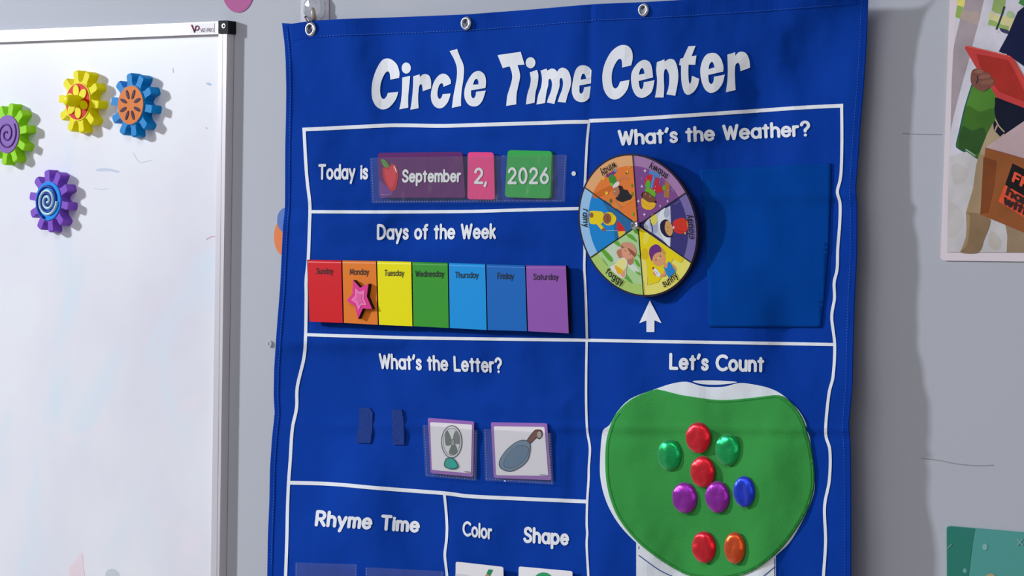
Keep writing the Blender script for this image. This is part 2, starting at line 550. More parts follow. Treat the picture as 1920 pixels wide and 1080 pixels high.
art('sticker_emblem', [((60, 30, 60), ('s', 2.6, [(360, 47.5), (364.8, 60)]), False), ((60, 30, 60), ('s', 2.2, [(364.8, 60), (367.5, 49)]), False),
                       ((190, 40, 50), ('s', 1.4, [(358.5, 47), (362, 55)]), False),
                       ((120, 50, 70), ('s', 2.0, [(367.5, 49.5), (371, 48.8), (373, 52), (371, 56), (367.5, 56.5)]))],
    wall, st, eps=BF+.0006)
lettering('sticker_wording', 'VIZ-PRO', (375.5, 60.4), (400.5, 59.6), 7.2, wall, mat('grey_ink', (120, 112, 125), .5), st, .22, eps=BF+.0006)
# pen residue left on the enamel
ghost = [((196, 206, 224), [(180, 318), (196, 315), (222, 320), (220, 324), (208, 321), (184, 321)]),
         ((200, 208, 224), ('s', 1.2, [(250, 287), (262, 304), (284, 300)])),
         ((180, 200, 224), [(386, 156), (392, 155), (397, 159), (391, 160)]),
         ((202, 208, 222), ('s', 1.5, [(176, 353), (188, 355), (202, 354)])),
         ((206, 140, 180), ('s', 1.2, [(387, 449), (396, 444), (406, 443)])),
         ((196, 160, 190), ('s', 1.0, [(324, 128), (325, 136)])),
         ((206, 150, 170), ('s', 1.2, [(386, 239), (388, 241)])),
         ((226, 208, 216), [(143, 1050), (154, 1037), (156, 1060), (158, 1085), (140, 1090), (128, 1070)]),
         ((196, 200, 208), [(198, 1074), (206, 1067), (216, 1068), (224, 1078), (214, 1090), (200, 1086)])]
for gi in ghost:
    art('marker_residue', [gi], wall, wb, eps=BD+.00015)

# ------------------------------------------------------------------ gear magnets
def gear(cx, cy, phase, m, label, R=.0324, t=.0120):
    """ten-toothed plastic gear; (cx,cy) is where the middle of its front face sits in the photo"""
    c = W(cx, cy, BD+t)
    root = empty('gear_magnet', (c.x, -BD, c.z), label, 'magnet')
    prof = []
    for k in range(10):
        a = rad(phase - 36*k)
        u = Vector((math.cos(a), math.sin(a))); v = Vector((math.sin(a), -math.cos(a)))
        for r_, q in ((.0195, -.0052), (.0235, -.0036), (.0285, -.0041), (R-.0012, -.0040), (R-.0002, -.0026), (R, 0),
                      (R-.0002, .0026), (R-.0012, .0040), (.0285, .0041), (.0235, .0036), (.0195, .0052)):
            p = u*r_ + v*q
            prof.append(p)
    n = len(prof)
    vs, fs = [], []
    # rings: back, front shoulder, front (slightly inset for a soft edge)
    for (yy, sc) in ((0, 1), (-(t-.0014), 1), (-(t-.0004), .985), (-t, .955)):
        for p in prof:
            vs.append(Vector((c.x+p.x*sc, -BD+yy, c.z+p.y*sc)))
    for r in range(3):
        for i in range(n):
            j = (i+1) % n
            fs.append([r*n+i, r*n+j, (r+1)*n+j, (r+1)*n+i])
    fs.append([3*n+i for i in range(n)]); fs.append([i for i in range(n)][::-1])
    g = link_mesh('toothed_body', vs, fs, m, root)
    bm = bmesh.new(); bm.from_mesh(g.data); bmesh.ops.recalc_face_normals(bm, faces=bm.faces); bm.to_mesh(g.data); bm.free()
    return root, c
def local_disc(name, c, r0, y0, y1, m, parent, n=48, cx=0, cz=0, rz=None, smooth=False, lathe=None, rot=0):
    """disc or lathe standing out of the board; y0 back, y1 front (metres in front of the enamel)"""
    prof = lathe or [(1, y0), (1, y1)]
    rz = rz or r0
    vs, fs = [], []
    for (k, yy) in prof:
        for i in range(n):
            a = 2*math.pi*i/n
            dx, dz = r0*k*math.cos(a), rz*k*math.sin(a)
            vs.append(Vector((c.x+cx+dx*math.cos(rot)-dz*math.sin(rot), -BD-yy, c.z+cz+dx*math.sin(rot)+dz*math.cos(rot))))
    for q in range(len(prof)-1):
        for i in range(n):
            j = (i+1) % n
            fs.append([q*n+i, q*n+j, (q+1)*n+j, (q+1)*n+i])
    fs.append([(len(prof)-1)*n+i for i in range(n)])
    fs.append([i for i in range(n)][::-1])
    return link_mesh(name, vs, fs, m, parent, smooth=smooth)
def tube(name, pts, r, m, parent, n=8, closed=False):
    vs, fs = [], []
    N = len(pts)
    for i, p in enumerate(pts):
        a = pts[i-1] if (i > 0 or closed) else pts[0]
        b_ = pts[(i+1) % N] if (i < N-1 or closed) else pts[-1]
        t = (b_-a).normalized()
        u = t.cross(Vector((0, 1, 0)))
        if u.length < .1: u = t.cross(Vector((1, 0, 0)))
        u.normalize(); v = t.cross(u)
        rr = r(i/(N-1)) if callable(r) else r
        for k in range(n):
            an = 2*math.pi*k/n
            vs.append(p+u*rr*math.cos(an)+v*rr*math.sin(an))
    for i in range(N if closed else N-1):
        for k in range(n):
            a, b_ = i*n, ((i+1) % N)*n
            fs.append([a+k, a+(k+1) % n, b_+(k+1) % n, b_+k])
    if not closed:
        fs.append([k for k in range(n)][::-1]); fs.append([(N-1)*n+k for k in range(n)])
    return link_mesh(name, vs, fs, m, parent, smooth=True)
def spiral(c, r0, r1, turns, a0, y, n=70, dirn=1):
    out = []
    for i in range(n+1):
        t = i/n
        r = r0+(r1-r0)*t; a = rad(a0)+dirn*2*math.pi*turns*t
        out.append(Vector((c.x+r*math.cos(a), -BD-y, c.z+r*math.sin(a))))
    return out
pl = dict(rough=.36, spec=.10, alb=1.2)
yel = mat('yellow_plastic', (255, 212, 0), **pl)
blu = mat('blue_plastic', (4, 124, 192), **pl)
grn = mat('lime_plastic', (142, 206, 28), **pl)
pur = mat('purple_plastic', (124, 78, 188), **pl)
red_ = mat('red_enamel', (204, 18, 16), **pl)
ora = mat('orange_enamel', (208, 112, 30), **pl)
dpl = mat('plum_enamel', (58, 8, 56), **pl)
lil = mat('lilac_enamel', (128, 92, 168), **pl)
dvi = mat('dark_violet_enamel', (82, 44, 120), **pl)
sky = mat('sky_blue_enamel', (20, 132, 222), **pl)
nav = mat('navy_enamel', (10, 44, 130), **pl)
pale = mat('pale_blue_enamel', (176, 208, 242), **pl)
T = .0120
# yellow, with the knob
g, c = gear(147.0, 190.5, 101, yel, 'yellow gear magnet with a red flower disc and a knob')
local_disc('face_disc', c, .0196, T-.002, T+.0009, yel, g)
local_disc('red_inlay', c, .0184, T, T+.0012, red_, g)
for k in range(6):
    a = rad(100+60*k)
    local_disc('petal', c, .0062, T, T+.0022, yel, g, 20, .0112*math.cos(a), .0112*math.sin(a), .0046, rot=a)
local_disc('knob', c, .0062, T, T+.016, yel, g, 28, 0, .0004, None, True, [(1.15, T), (1, T+.003), (.95, T+.012), (.88, T+.0150), (.7, T+.0165), (.35, T+.0170)])
# blue with orange disc
g, c = gear(246.5, 197, 99, blu, 'blue gear magnet with an orange disc of plum petals')
local_disc('face_disc', c, .0200, T-.002, T+.0010, blu, g)
local_disc('orange_inlay', c, .0192, T, T+.0015, ora, g)
for k in range(8):
    a = rad(22.5+45*k)
    local_disc('petal', c, .0050, T, T+.0021, dpl, g, 18, .0112*math.cos(a), .0112*math.sin(a), .0017, rot=a)
# lime with lilac disc
g, c = gear(14.0, 251.5, 81, grn, 'lime green gear magnet with a lilac spiral disc')
local_disc('face_disc', c, .0198, T-.002, T+.0010, lil, g)
tube('spiral_groove', spiral(c, .0015, .0162, 2.0, 40, T+.0010), .0010, dvi, g, 6)
# purple with blue/white spiral
g, c = gear(91.3, 376.8, 98, pur, 'purple gear magnet with a blue and white spiral disc')
local_disc('face_disc', c, .0200, T-.002, T+.0010, sky, g)
tube('spiral_shade', spiral(c, .0016, .0182, 2.35, 190-60, T+.0008), .0017, nav, g, 6)
tube('spiral_ridge', spiral(c, .0010, .0152, 2.3, -50-60, T+.0018), .0015, pale, g, 8)

# ------------------------------------------------------------------ wall stickers, screw, posters
o = piece('round_sticker', [ell(446, -21.3, 30.2, 45, 40)], wall, mat('pink_vinyl', (176, 84, 144), .6, alb=1.02), None, thick=.0006, eps=.0008)
tag(o, 'round pink sticker on the wall above the whiteboard corner', 'sticker')
o = piece('round_sticker', [ell(534, 444, 20.5, 36, 40)], wall, mat('orange_vinyl', (222, 124, 72), .6, alb=1.15), None, thick=.0006, eps=.0008)
tag(o, 'orange round sticker peeking out from behind the chart', 'sticker')
o = piece('round_sticker', [ell(536, 413, 16.5, 23.5, 40)], wall, mat('blue_vinyl', (84, 116, 186), .6, alb=1.15), None, thick=.0006, eps=.0015)
tag(o, 'blue round sticker overlapping the top of the orange one', 'sticker')
o = piece('wall_screw', [ell(504.5, 644.5, 4.2, 6.2, 20)], wall, mat('painted_screw', (176, 178, 184), .4), None, thick=.0022, eps=.0022)
tag(o, 'small grey screw head in the wall left of the chart', 'screw')
piece('screw_slot', [ell(503.6, 644.5, 1.2, 4, 10)], wall, mat('painted_screw_d', (130, 130, 136), .5), o, eps=.0024)
o = piece('wall_crease', [ribbon(smooth_poly([(1727, 859), (1760, 863), (1790, 869), (1830, 873), (1862, 872)], 4, False), 1.1)], wall, mat('wall_crease_grey', (142, 141, 146), .8), None, thick=.0003, eps=.0004)
tag(o, 'thin hairline crease in the wall paint right of the chart', 'crease')

o = piece('wall_crease', [ribbon([(1692, 250), (1720, 251.5), (1766, 252)], 1.3)], wall, mat('wall_crease_grey', (142, 141, 146), .8), None, thick=.0003, eps=.0004)
tag(o, 'faint short crease in the wall between the chart and the photo poster', 'crease')
PD = .0016
ps = empty('photo_poster', W(1900, 488, 0), 'laminated photo poster of a delivery worker with red clipboard and box', 'poster')
def psurf(x, y, e=0): return W(x, y, PD+e)
XR = 2130
piece('white_border', [rq([(1790, -260), (XR+16, -250), (XR, 493), (1763.2, 488.6)], 9)], psurf, mat('laminated_white', (214, 202, 210), .3, spec=.3, alb=1.2), ps, thick=.0014, eps=0)
def c1(*p): return [(1760+x/6.75, y/6.75) for x, y in p]
def c2(*p): return [(1760+x/6.75, 150+y/6.75) for x, y in p]
def c3(*p): return [(1760+x/5.143, 290+y/5.143) for x, y in p]
XX = XR-15
poster = [
 ((206, 202, 214), [(1803, -240), (XX, -240), (XX, 474), (1775.6, 472.8), (1778.5, 329), (1784.4, 160), (1793, 0)], False),
 ((222, 210, 112), c1((236, -400), (380, -400), (345, 0), (318, 88), (233, 66)), False),
 ((142, 172, 84), c1((233, 66), (312, 88), (276, 240), (210, 214)), False),
 ((164, 150, 156), c1((400, -400), (650, -400), (572, 0), (500, 300), (430, 560), (370, 800), (290, 1080), (245, 1250), (200, 1420), (150, 1650), (163, 1080), (185, 640), (200, 550), (262, 280), (325, 60)), False),
 ((176, 156, 150), c1((300, 150), (420, 140), (520, 180), (488, 310), (380, 270), (280, 225))),
 ((148, 172, 104), c1((760, -420), (1200, -420), (1200, -200), (860, -60), (835, 80), (800, 180), (720, 165), (668, 130), (700, -20)), False),
 ((212, 204, 150), c1((655, 150), (740, 190), (960, 240), (900, 385), (760, 350), (640, 250))),
 ((150, 176, 100), c1((640, 245), (700, 262), (800, 310), (890, 335), (880, 400), (740, 345), (622, 312)), False),
 ((168, 190, 140), c1((880, 140), (940, 160), (960, 220), (890, 228), (855, 190))),
 ((60, 60, 90), c1((775, 355), (880, 385), (890, 430), (800, 405))),
 ((38, 66, 64), ('s', 3.6, c1((830, 90), (795, 200), (755, 310), (732, 365)))),
 ((206, 198, 206), c1((690, 370), (730, 380), (760, 400), (730, 412))),
 ((70, 130, 70), c1((1010, 40), (1040, -30), (1200, -60), (1200, 120), (1080, 80)), False),
 ((78, 128, 46), c2((425, 40), (800, 0), (1100, 150), (900, 500), (690, 560), (600, 720), (540, 860), (492, 1005), (240, 870), (222, 820), (262, 650), (330, 350)), False),
 ((62, 106, 34), c2((345, 330), (520, 400), (700, 360), (690, 560), (600, 720), (540, 860), (492, 990), (240, 860), (235, 800), (270, 640))),
 ((44, 82, 34), c2((300, 590), (420, 640), (560, 600), (600, 720), (540, 860), (480, 940), (330, 900), (250, 840))),
 ((20, 84, 96), ('s', 2.0, c2((420, 60), (330, 350), (262, 650), (224, 820), (250, 865), (360, 930), (492, 1000)))),
 ((150, 176, 160), ('s', 2.4, c2((345, 880), (400, 915), (460, 955)))),
 ((196, 192, 194), c3((98, 20), (270, -30), (380, 50), (360, 100), (823, 200), (1800, 300), (1800, 946), (80, 940)), False),
 ((190, 184, 184), c3((120, 120), (200, 90), (290, 160), (250, 260), (150, 280))),
 ((191, 186, 186), c3((100, 480), (200, 520), (240, 640), (150, 800), (90, 760))),
 ((190, 182, 176), c3((500, 740), (580, 790), (600, 880), (540, 920), (480, 860))),
 ((172, 150, 122), c2((680, 555), (610, 690), (545, 850), (490, 1010), (470, 1120), (760, 1150), (1100, 900), (1100, 500), (900, 500)), False),
 ((160, 136, 106), c3((390, 0), (362, 100), (330, 330), (262, 560), (268, 700), (262, 800), (208, 941), (385, 941), (440, 820), (505, 640), (420, 400), (470, 0)), False),
 ((138, 112, 84), c3((262, 560), (300, 600), (275, 860), (210, 941), (385, 941), (440, 820), (500, 640), (400, 570))),
 ((150, 128, 104), c3((640, 660), (662, 780), (655, 941), (1200, 944), (1200, 640)), False),
 ((14, 24, 62), c1((1300, -200), (1120, 60), (1060, 100), (1000, 150), (955, 250), (870, 450), (760, 650), (930, 730), (1300, 1000), (1600, 600), (1600, -200)), False),
 ((10, 18, 40), c2((745, 220), (1080, 350), (1500, 500), (1400, 800), (900, 720), (820, 668), (728, 500), (706, 380), (715, 300))),
 ((14, 18, 40), c2((712, 500), (690, 560), (700, 640), (725, 660), (775, 716), (830, 670), (760, 560)), False),
 ((190, 162, 138), ('s', 2.2, c2((722, 505), (760, 580), (828, 655)))),
 ((176, 150, 128), ('s', 3.0, c2((738, 580), (712, 640)))),
 ((196, 62, 62), c1((330, 610), (345, 578), (380, 580), (900, 705), (955, 750), (1100, 1010), (1400, 1500), (1090, 1370), (740, 1235), (650, 1100), (560, 990), (470, 850)), False),
 ((166, 44, 36), c1((480, 680), (880, 760), (960, 900), (1160, 1320), (760, 1160), (620, 960), (520, 840)), False),
 ((224, 96, 88), ('s', 1.6, c1((350, 585), (640, 650), (900, 715)))),
 ((210, 74, 54), ('s', 2.4, c1((930, 760), (1010, 900), (1100, 1080)))),
 ((216, 206, 206), ('s', 1.2, c1((560, 610), (700, 650), (860, 690)))),
 ((122, 76, 66), c1((418, 905), (470, 868), (545, 875), (570, 905), (650, 930), (660, 975), (702, 1010), (690, 1080), (640, 1110), (560, 1155), (460, 1110), (405, 1030))),
 ((150, 98, 82), c1((500, 880), (560, 890), (560, 925), (490, 930), (450, 910))),
 ((146, 94, 80), c1((560, 940), (640, 945), (655, 975), (620, 990), (540, 1000), (505, 975))),
 ((138, 88, 74), c1((570, 1020), (670, 1005), (700, 1030), (660, 1060), (570, 1070), (520, 1050))),
 ((40, 40, 50), ('s', 2.0, c1((490, 960), (495, 1010), (478, 1050)))),
 ((186, 160, 164), c2((590, 856), (1080, 520), (1500, 240), (2200, 700), (2200, 1350), (1080, 995)), False),
 ((146, 84, 44), [(1847.4, 276.6), (1920, 297), (2090, 350), (2080, 505-30), (1920, 436), (1837.6, 402)], False),
 ((124, 66, 32), c3((432, 20), (560, 60), (540, 300), (480, 560), (402, 574)), False),
 ((120, 74, 60), ('s', 1.0, [(1847.4, 277), (1920, 297.4), (2085, 348)])),
 ((26, 20, 24), c3((712, 84), (1500, 470), (1500, 800), (640, 290)), False),
 ((226, 84, 52), c3((640, 290), (1500, 800), (1480, 1010), (574, 450)), False),
]
art('printed_photo', poster, psurf, ps, eps=.0002, de=.00002, mott=(34, .16))
ur = mat('print_fragile_red', (214, 78, 50), .5)
ui = mat('print_fragile_black', (40, 22, 24), .5)
def c3p(x, y): return (1760+x/5.143, 290+y/5.143)
lettering('printed_wording', 'FRAGILE', c3p(700, 258), c3p(1260, 560), 19, psurf, ur, ps, .36, eps=.0016, lean=.3)
lettering('printed_wording', 'handle', c3p(640, 388), c3p(1050, 612), 17, psurf, ui, ps, .34, eps=.0016, lean=.3)
lettering('printed_wording', 'with care', c3p(612, 470), c3p(1240, 812), 17, psurf, ui, ps, .34, eps=.0016, lean=.3)

tl = empty('teal_poster', W(1850, 1079, 0), 'teal green card with pale stars at the lower right', 'poster')
piece('card_sheet', [rq([(1774.6, 985.5), (XR, 1016), (XR-8, 1500), (1777, 1500)], 7)], psurf, mat('teal_card', (76, 146, 140), .4), tl, thick=.0012)
art('printed_motif', [((46, 122, 108), [(1775.4, 994), (1777, 988.6), (1783, 987.2), (1827.7, 991), (1824.7, 1004.6), (1821, 1033), (1815.5, 1080), (1808, 1200), (1777.5, 1200)], False),
    ((126, 176, 172), ('e', 1846.5, 1025.5, 5, 6.3)), ((110, 166, 160), ('e', 1808.8, 1070, 3.6, 4.4)),
    ((126, 166, 166), ('s', 2.6, [(1907.5, 1011), (1917, 1021.5)])), ((126, 166, 166), ('s', 2.6, [(1916.5, 1011), (1908, 1022)])),
    ((96, 150, 140), ('s', 3, [(1777, 1028), (1783.5, 1021)])),
    ((176, 158, 118), ('e', 1857, 1090, 13, 14.5))], psurf, tl, eps=.0003)

# ------------------------------------------------------------------ the blue wall chart
ch = empty('pocket_chart', W(1060, 1078, .02), 'blue canvas classroom wall chart headed Circle Time Center', 'wall chart')
outline = []
for i in range(0, 60):
    x = 528.6 + (1628-528.6)*i/60
    outline.append((x, lerp_tab(TOP, x)))
YE = 1290
y = -25
while y < YE:
    outline.append((lerp_tab(RIGHT, y), y)); y += 12
outline.append((lerp_tab(RIGHT, YE), YE))
for i in range(1, 60):
    x = lerp_tab(RIGHT, YE) + (lerp_tab(LEFT, YE)-lerp_tab(RIGHT, YE))*i/60
    outline.append((x, YE))
y = YE
while y > 46:
    outline.append((lerp_tab(LEFT, y), y)); y -= 12
GR = [(582.5, 55, 8.7, 12.9), (874.2, 43.9, 8.8, 12.9), (1207, 18.8, 8.8, 12.6)]
holes = [ell(x, y, rx*.58, ry*.58, 20) for x, y, rx, ry in GR]
piece('canvas', [outline], cloth, cloth_blue, ch, thick=.0008, step=6.3, holes=holes, smooth=False)
cv = bpy.data.objects['canvas']
for p in cv.data.polygons: p.use_smooth = abs(p.normal.y) > .3

def band_piece(name, line, wd, m=hem_blue, e=.0006, t=.0006, step=9):
    return piece(name, [ribbon(line, wd)], cloth, m, ch, thick=t, eps=e, step=step)
lh = [(lerp_tab(LEFT, y)+5.2, y) for y in range(50, YE, 12)]
o = band_piece('side_hem', lh, 9); o['label'] = 'folded hem at the left edge'
rh = [(lerp_tab(RIGHT, y)-7, y) for y in range(-20, YE, 12)]
o = band_piece('side_hem', rh, 13, e=.0004, t=.0004)
th = [(x, lerp_tab(TOP, x)+17) for x in range(548, 1612, 12)]
o = piece('top_hem', [ribbon(th, 30)], cloth, hem_blue, ch, thick=.0004, eps=.0004, step=9, holes=[ell(x, y, rx*.8, ry*.8, 20) for x, y, rx, ry in GR])
# stitching: short dashes
def stitches(name, line, dash=3.2, gap=2.6, wd=.9):
    polys = []
    for a, b_ in zip(line[:-1], line[1:]):
        L = math.hypot(b_[0]-a[0], b_[1]-a[1]); k = 0
        while k+dash < L:
            p = (a[0]+(b_[0]-a[0])*k/L, a[1]+(b_[1]-a[1])*k/L)
            q = (a[0]+(b_[0]-a[0])*(k+dash)/L, a[1]+(b_[1]-a[1])*(k+dash)/L)
            polys.append(ribbon([p, q], wd)); k += dash+gap
    V, Fc = [], []
    for pl_ in polys:
        k = len(V)
        V += [cloth(x, y, .0014) for x, y in pl_]
        Fc.append([k, k+1, k+2, k+3])
    return tag(link_mesh(name, V, Fc, stitch_m, ch), kind='stuff')
stitches('stitching', [(lerp_tab(LEFT, y)+7.5, y) for y in range(60, 1100, 40)])
stitches('stitching', [(lerp_tab(RIGHT, y)-12, y) for y in range(0, 1100, 40)])
stitches('stitching', [(x, lerp_tab(TOP, x)+30) for x in range(600, 1600, 40)])

# grommets
for x, y, rx, ry in GR:
    c = cloth(x, y, .0012)
    k = (cloth(x, y-ry, .0012)-c).length
    vs, fs = [], []
    N = 32
    prof = [(.60, -.0035), (.60, .0010), (.68, .0019), (.86, .0017), (1.0, .0002)]
    for (q, h) in prof:
        for i in range(N):
            a = 2*math.pi*i/N
            vs.append(Vector((c.x+k*q*math.cos(a), c.y-h, c.z+k*q*math.sin(a))))
    for q in range(len(prof)-1):
        for i in range(N):
            j = (i+1) % N
            fs.append([q*N+i, (q+1)*N+i, (q+1)*N+j, q*N+j])
    link_mesh('grommet', vs, fs, mat('nickel', (190, 190, 196), .34, metal=.85), ch, smooth=True)

# printed ruled lines
def rule(name, pts, wd=5.5):
    if pts[-1][1] == 1280:
        (xa, ya), (xb, yb) = pts[-2], pts[-1]
        pts = pts[:-1] + [(xa+(xb-xa)*t/8, ya+(yb-ya)*t/8) for t in range(1, 9)]
    L = smooth_poly(pts, 8, False)
    return piece(name, [ribbon(L, wd)], cloth, white_ink, ch, eps=.0006, step=7)
rule('ruled_line', [(567, 243), (640, 239.5), (720, 235.5), (760, 235), (830, 236), (900, 234), (1000, 231), (1060, 229), (1104, 228.5)], 7)
rule('ruled_line', [(1104, 226.5), (1170, 224), (1250, 219), (1400, 209), (1500, 202), (1581, 198)], 7)
rule('ruled_line', [(570, 241), (573, 300), (576, 340), (581, 385), (580, 430), (578, 485), (574, 525), (574, 560), (573, 627), (570, 670), (557.5, 725), (556, 765), (548, 805), (544, 865), (541, 905), (539, 955), (538, 1005), (535.5, 1080), (533, 1280)], 6)
rule('ruled_line', [(1104.5, 229), (1101, 262), (1098.6, 303), (1097, 337), (1094, 400), (1096, 464), (1095.5, 500), (1097, 531), (1099, 580), (1100.5, 636)], 4.6)
rule('ruled_line', [(1100, 640), (1099, 700), (1099, 759), (1101, 807), (1106, 840), (1104, 876), (1103.5, 900), (1101, 939), (1100, 981), (1101, 1000), (1100, 1023), (1103, 1080), (1104, 1280)], 4.4)
rule('ruled_line', [(1578, 199), (1578.5, 260), (1577.4, 315), (1575, 338), (1570, 360), (1575, 382), (1574.4, 419), (1570.7, 467), (1569.6, 504), (1564, 530), (1564.5, 560), (1559.5, 595), (1565, 647), (1562, 705), (1554, 740), (1548, 810), (1556, 845), (1555, 900), (1546, 950), (1548, 1015), (1544, 1080), (1543, 1280)], 5.6)
rule('ruled_line', [(580, 397), (700, 397.5), (820, 397), (900, 396), (1000, 393), (1090, 391)], 6)
rule('ruled_line', [(574, 627.5), (700, 631.5), (800, 634), (950, 636), (1100, 638), (1300, 641.5), (1400, 643), (1564, 646)], 6)
rule('ruled_line', [(541, 905), (620, 907.5), (700, 914.5), (770, 920), (835, 925), (880, 930.5), (950, 934), (1102, 940.5)], 7)
rule('ruled_line', [(833, 926), (836, 955), (838, 987), (837, 1013), (834, 1039), (836, 1061), (838, 1080), (840, 1280)], 5)

# title, traced from the bouncy comic lettering
K = 7.714
C = 1
title = [
 ((690, 80), [
  ([(450,510,C),(455,430),(420,320),(350,250),(280,228),(210,250),(150,330),(100,440),(65,560),(52,700),(65,820),(110,910),(170,955),(230,965),(300,940),(370,870),(415,790),(438,712,C),(290,725,C),(265,780),(235,812),(205,805),(182,760),(175,680),(185,590),(215,500),(255,435),(285,415),(312,440),(320,490),(322,535,C)], None),
  ([(495,505,C),(610,480,C),(600,600),(582,780),(582,940,C),(452,965,C),(478,840),(492,660)], None),
  (ell(553,367,66,80), None),
  ([(655,485,C),(748,458,C),(750,498,C),(790,462),(840,455),(890,485),(912,560),(910,662,C),(792,702,C),(785,640),(770,600),(745,620),(733,680),(725,800),(732,948,C),(612,970,C),(635,820),(650,640)], None)]),
 ((800, 80), [
  ([(350,595,C),(345,540),(310,480),(245,448),(180,470),(120,540),(80,640),(60,760),(75,860),(120,925),(180,950),(240,935),(300,870),(330,800),(345,735,C),(232,745,C),(212,795),(185,812),(160,780),(158,700),(180,620),(215,585),(235,600),(245,638,C)], None),
  ([(332,122,C),(440,90,C),(480,200),(525,300),(540,390),(530,540),(508,680),(498,800),(498,915,C),(365,943,C),(385,780),(415,620),(437,480),(435,360),(400,250)], None),
  ([(850,655,C),(858,560),(840,470),(790,420),(735,410),(670,440),(610,520),(560,630),(543,740),(560,830),(610,900),(680,923),(750,905),(810,830),(855,692,C),(715,710,C),(705,770),(675,805),(645,770),(643,690,C)],
   [(670,608,C),(690,550),(720,522),(745,550),(748,605,C)])]),
 ((920, 80), [
  ([(100,180,C),(435,132,C),(490,318,C),(388,325,C),(415,410),(425,500),(400,620),(375,750),(370,892,C),(225,915,C),(240,770),(280,640),(310,520),(305,430),(275,342,C),(175,368,C)], None),
  (ell(577,290,70,80), None),
  ([(565,430,C),(670,393,C),(690,470),(680,600),(650,720),(635,870,C),(510,893,C),(530,750),(565,630),(580,530)], None)]),
 ((1000, 80), [
  ([(103,405,C),(190,375,C),(205,405,C),(260,375),(310,385),(345,420,C),(375,380),(425,362),(490,390),(530,460),(547,560),(530,660),(495,760),(468,868,C),(352,855,C),(380,770),(415,680),(430,590),(420,530),(400,510),(382,540),(380,620),(360,700),(330,790),(305,887,C),(195,865,C),(220,790),(255,700),(270,610),(262,550),(240,522),(220,545),(215,620),(190,720),(170,873,C),(45,895,C),(70,760),(110,650),(125,540),(118,460)], None),
  ([(840,400,C),(800,350),(730,328),(660,340),(610,400),(580,510),(557,650),(565,750),(610,830),(690,860),(760,845),(808,800,C),(820,720,C),(830,628,C),(735,645,C),(720,710),(690,738),(668,710),(668,620,C),(832,590,C)],
   [(685,535,C),(700,470),(725,447),(750,470),(765,525,C)])]),
 ((1120, 70), [
  ([(490,405,C),(512,300),(500,200),(450,130),(370,110),(290,135),(200,210),(130,330),(85,460),(72,600),(90,740),(140,840),(210,893),(290,893),(370,840),(440,740),(465,615,C),(330,640,C),(300,710),(260,740),(225,710),(208,620),(215,500),(250,400),(300,325),(335,312),(355,350),(358,438,C)], None),
  ([(805,580,C),(795,470),(765,370),(700,328),(630,340),(560,400),(500,500),(488,620),(510,750),(560,840),(630,875),(710,855),(790,780),(828,620,C),(670,650,C),(665,710),(640,750),(612,720),(597,632,C)],
   [(600,540,C),(620,470),(650,443),(672,470),(682,525,C)])]),
 ((1220, 70), [
  ([(90,360,C),(200,318,C),(203,352,C),(250,320),(300,312),(350,340),(385,430),(400,560),(385,700),(355,845,C),(228,825,C),(255,740),(270,620),(260,520),(225,458),(195,490),(190,600),(195,720),(188,870,C),(62,870,C),(85,740),(92,600),(80,480)], None),
  ([(545,130,C),(650,122,C),(590,275,C),(662,262,C),(645,398,C),(548,395,C),(545,500),(550,620),(565,672),(585,640),(595,555,C),(703,600,C),(680,700),(620,790),(545,832),(490,800),(455,700),(440,560),(440,408,C),(410,400,C),(428,310,C),(468,300,C)], None)]),
 ((1300, 70), [
  ([(432,495,C),(435,420),(400,310),(340,240),(270,225),(190,250),(130,340),(100,470),(115,620),(160,740),(220,795),(280,800),(350,765),(420,670),(455,540,C),(298,570,C),(290,640),(260,675),(225,640),(215,545,C)],
   [(218,460,C),(235,390),(265,355),(290,375),(307,435,C)]),
  ([(492,250,C),(605,215,C),(607,270,C),(650,220),(710,208),(770,240),(810,330),(820,438,C),(680,490,C),(670,400),(645,370),(610,400),(600,500),(605,640),(612,762,C),(470,795,C),(490,650),(498,480)], None)]),
]
words = {'Circle': (0, 1), 'Time': (2, 3), 'Center': (4, 5, 6)}
for wname, idx in words.items():
    P, H = [], []
    for i in idx:
        (ox, oy), shapes = title[i]
        for sh, ho in shapes:
            P.append([(ox+x/K, oy+y/K) for x, y in smooth_poly(sh, 5)])
            if ho: H.append([(ox+x/K, oy+y/K) for x, y in smooth_poly(ho, 5)])
    o = piece('title_lettering', P, cloth, white_ink, ch, eps=.0007, step=12, holes=H)
    o['label'] = 'white printed word %s' % wname

def chart_text(s, p0, p1, cap, **k):
    return lettering('printed_heading', s, p0, p1, cap, cloth, white_ink, ch, k.pop('wd', .31), eps=.0008, label='white printed words %s' % s, **k)
chart_text('Today is', (596.5, 337.5), (690, 336.7), 30)
chart_text('Days of the Week', (706.5, 450), (930, 448.5), 30)
chart_text("What's the Letter?", (711, 692), (942, 700), 30, lean=-.05)
chart_text('Rhyme', (589.5, 987), (697, 993.5), 31, wd=.34, lean=.1)
chart_text('Time', (713, 994.5), (786.5, 999.5), 30, wd=.34, lean=.06)
chart_text('Color', (867, 1005), (923, 1012.5), 29, wd=.3)
chart_text('Shape', (981, 1018), (1067, 1023.5), 31, wd=.34)
chart_text("What's the Weather?", (1159, 273.5), (1520, 255.5), 30, lean=-.05)
chart_text("Let's Count", (1254.5, 693.5), (1433, 698.5), 32, wd=.33)
piece('full_stop', [ell(1075.6, 325.4, 4, 4.4)], cloth, white_ink, ch, eps=.0006)
piece('printed_arrow', [[(1218.4, 563.5), (1240.5, 606), (1227, 600.5), (1227, 622.5), (1212, 622.5), (1212, 601), (1198.5, 606)]], cloth, white_ink, ch, eps=.0006)

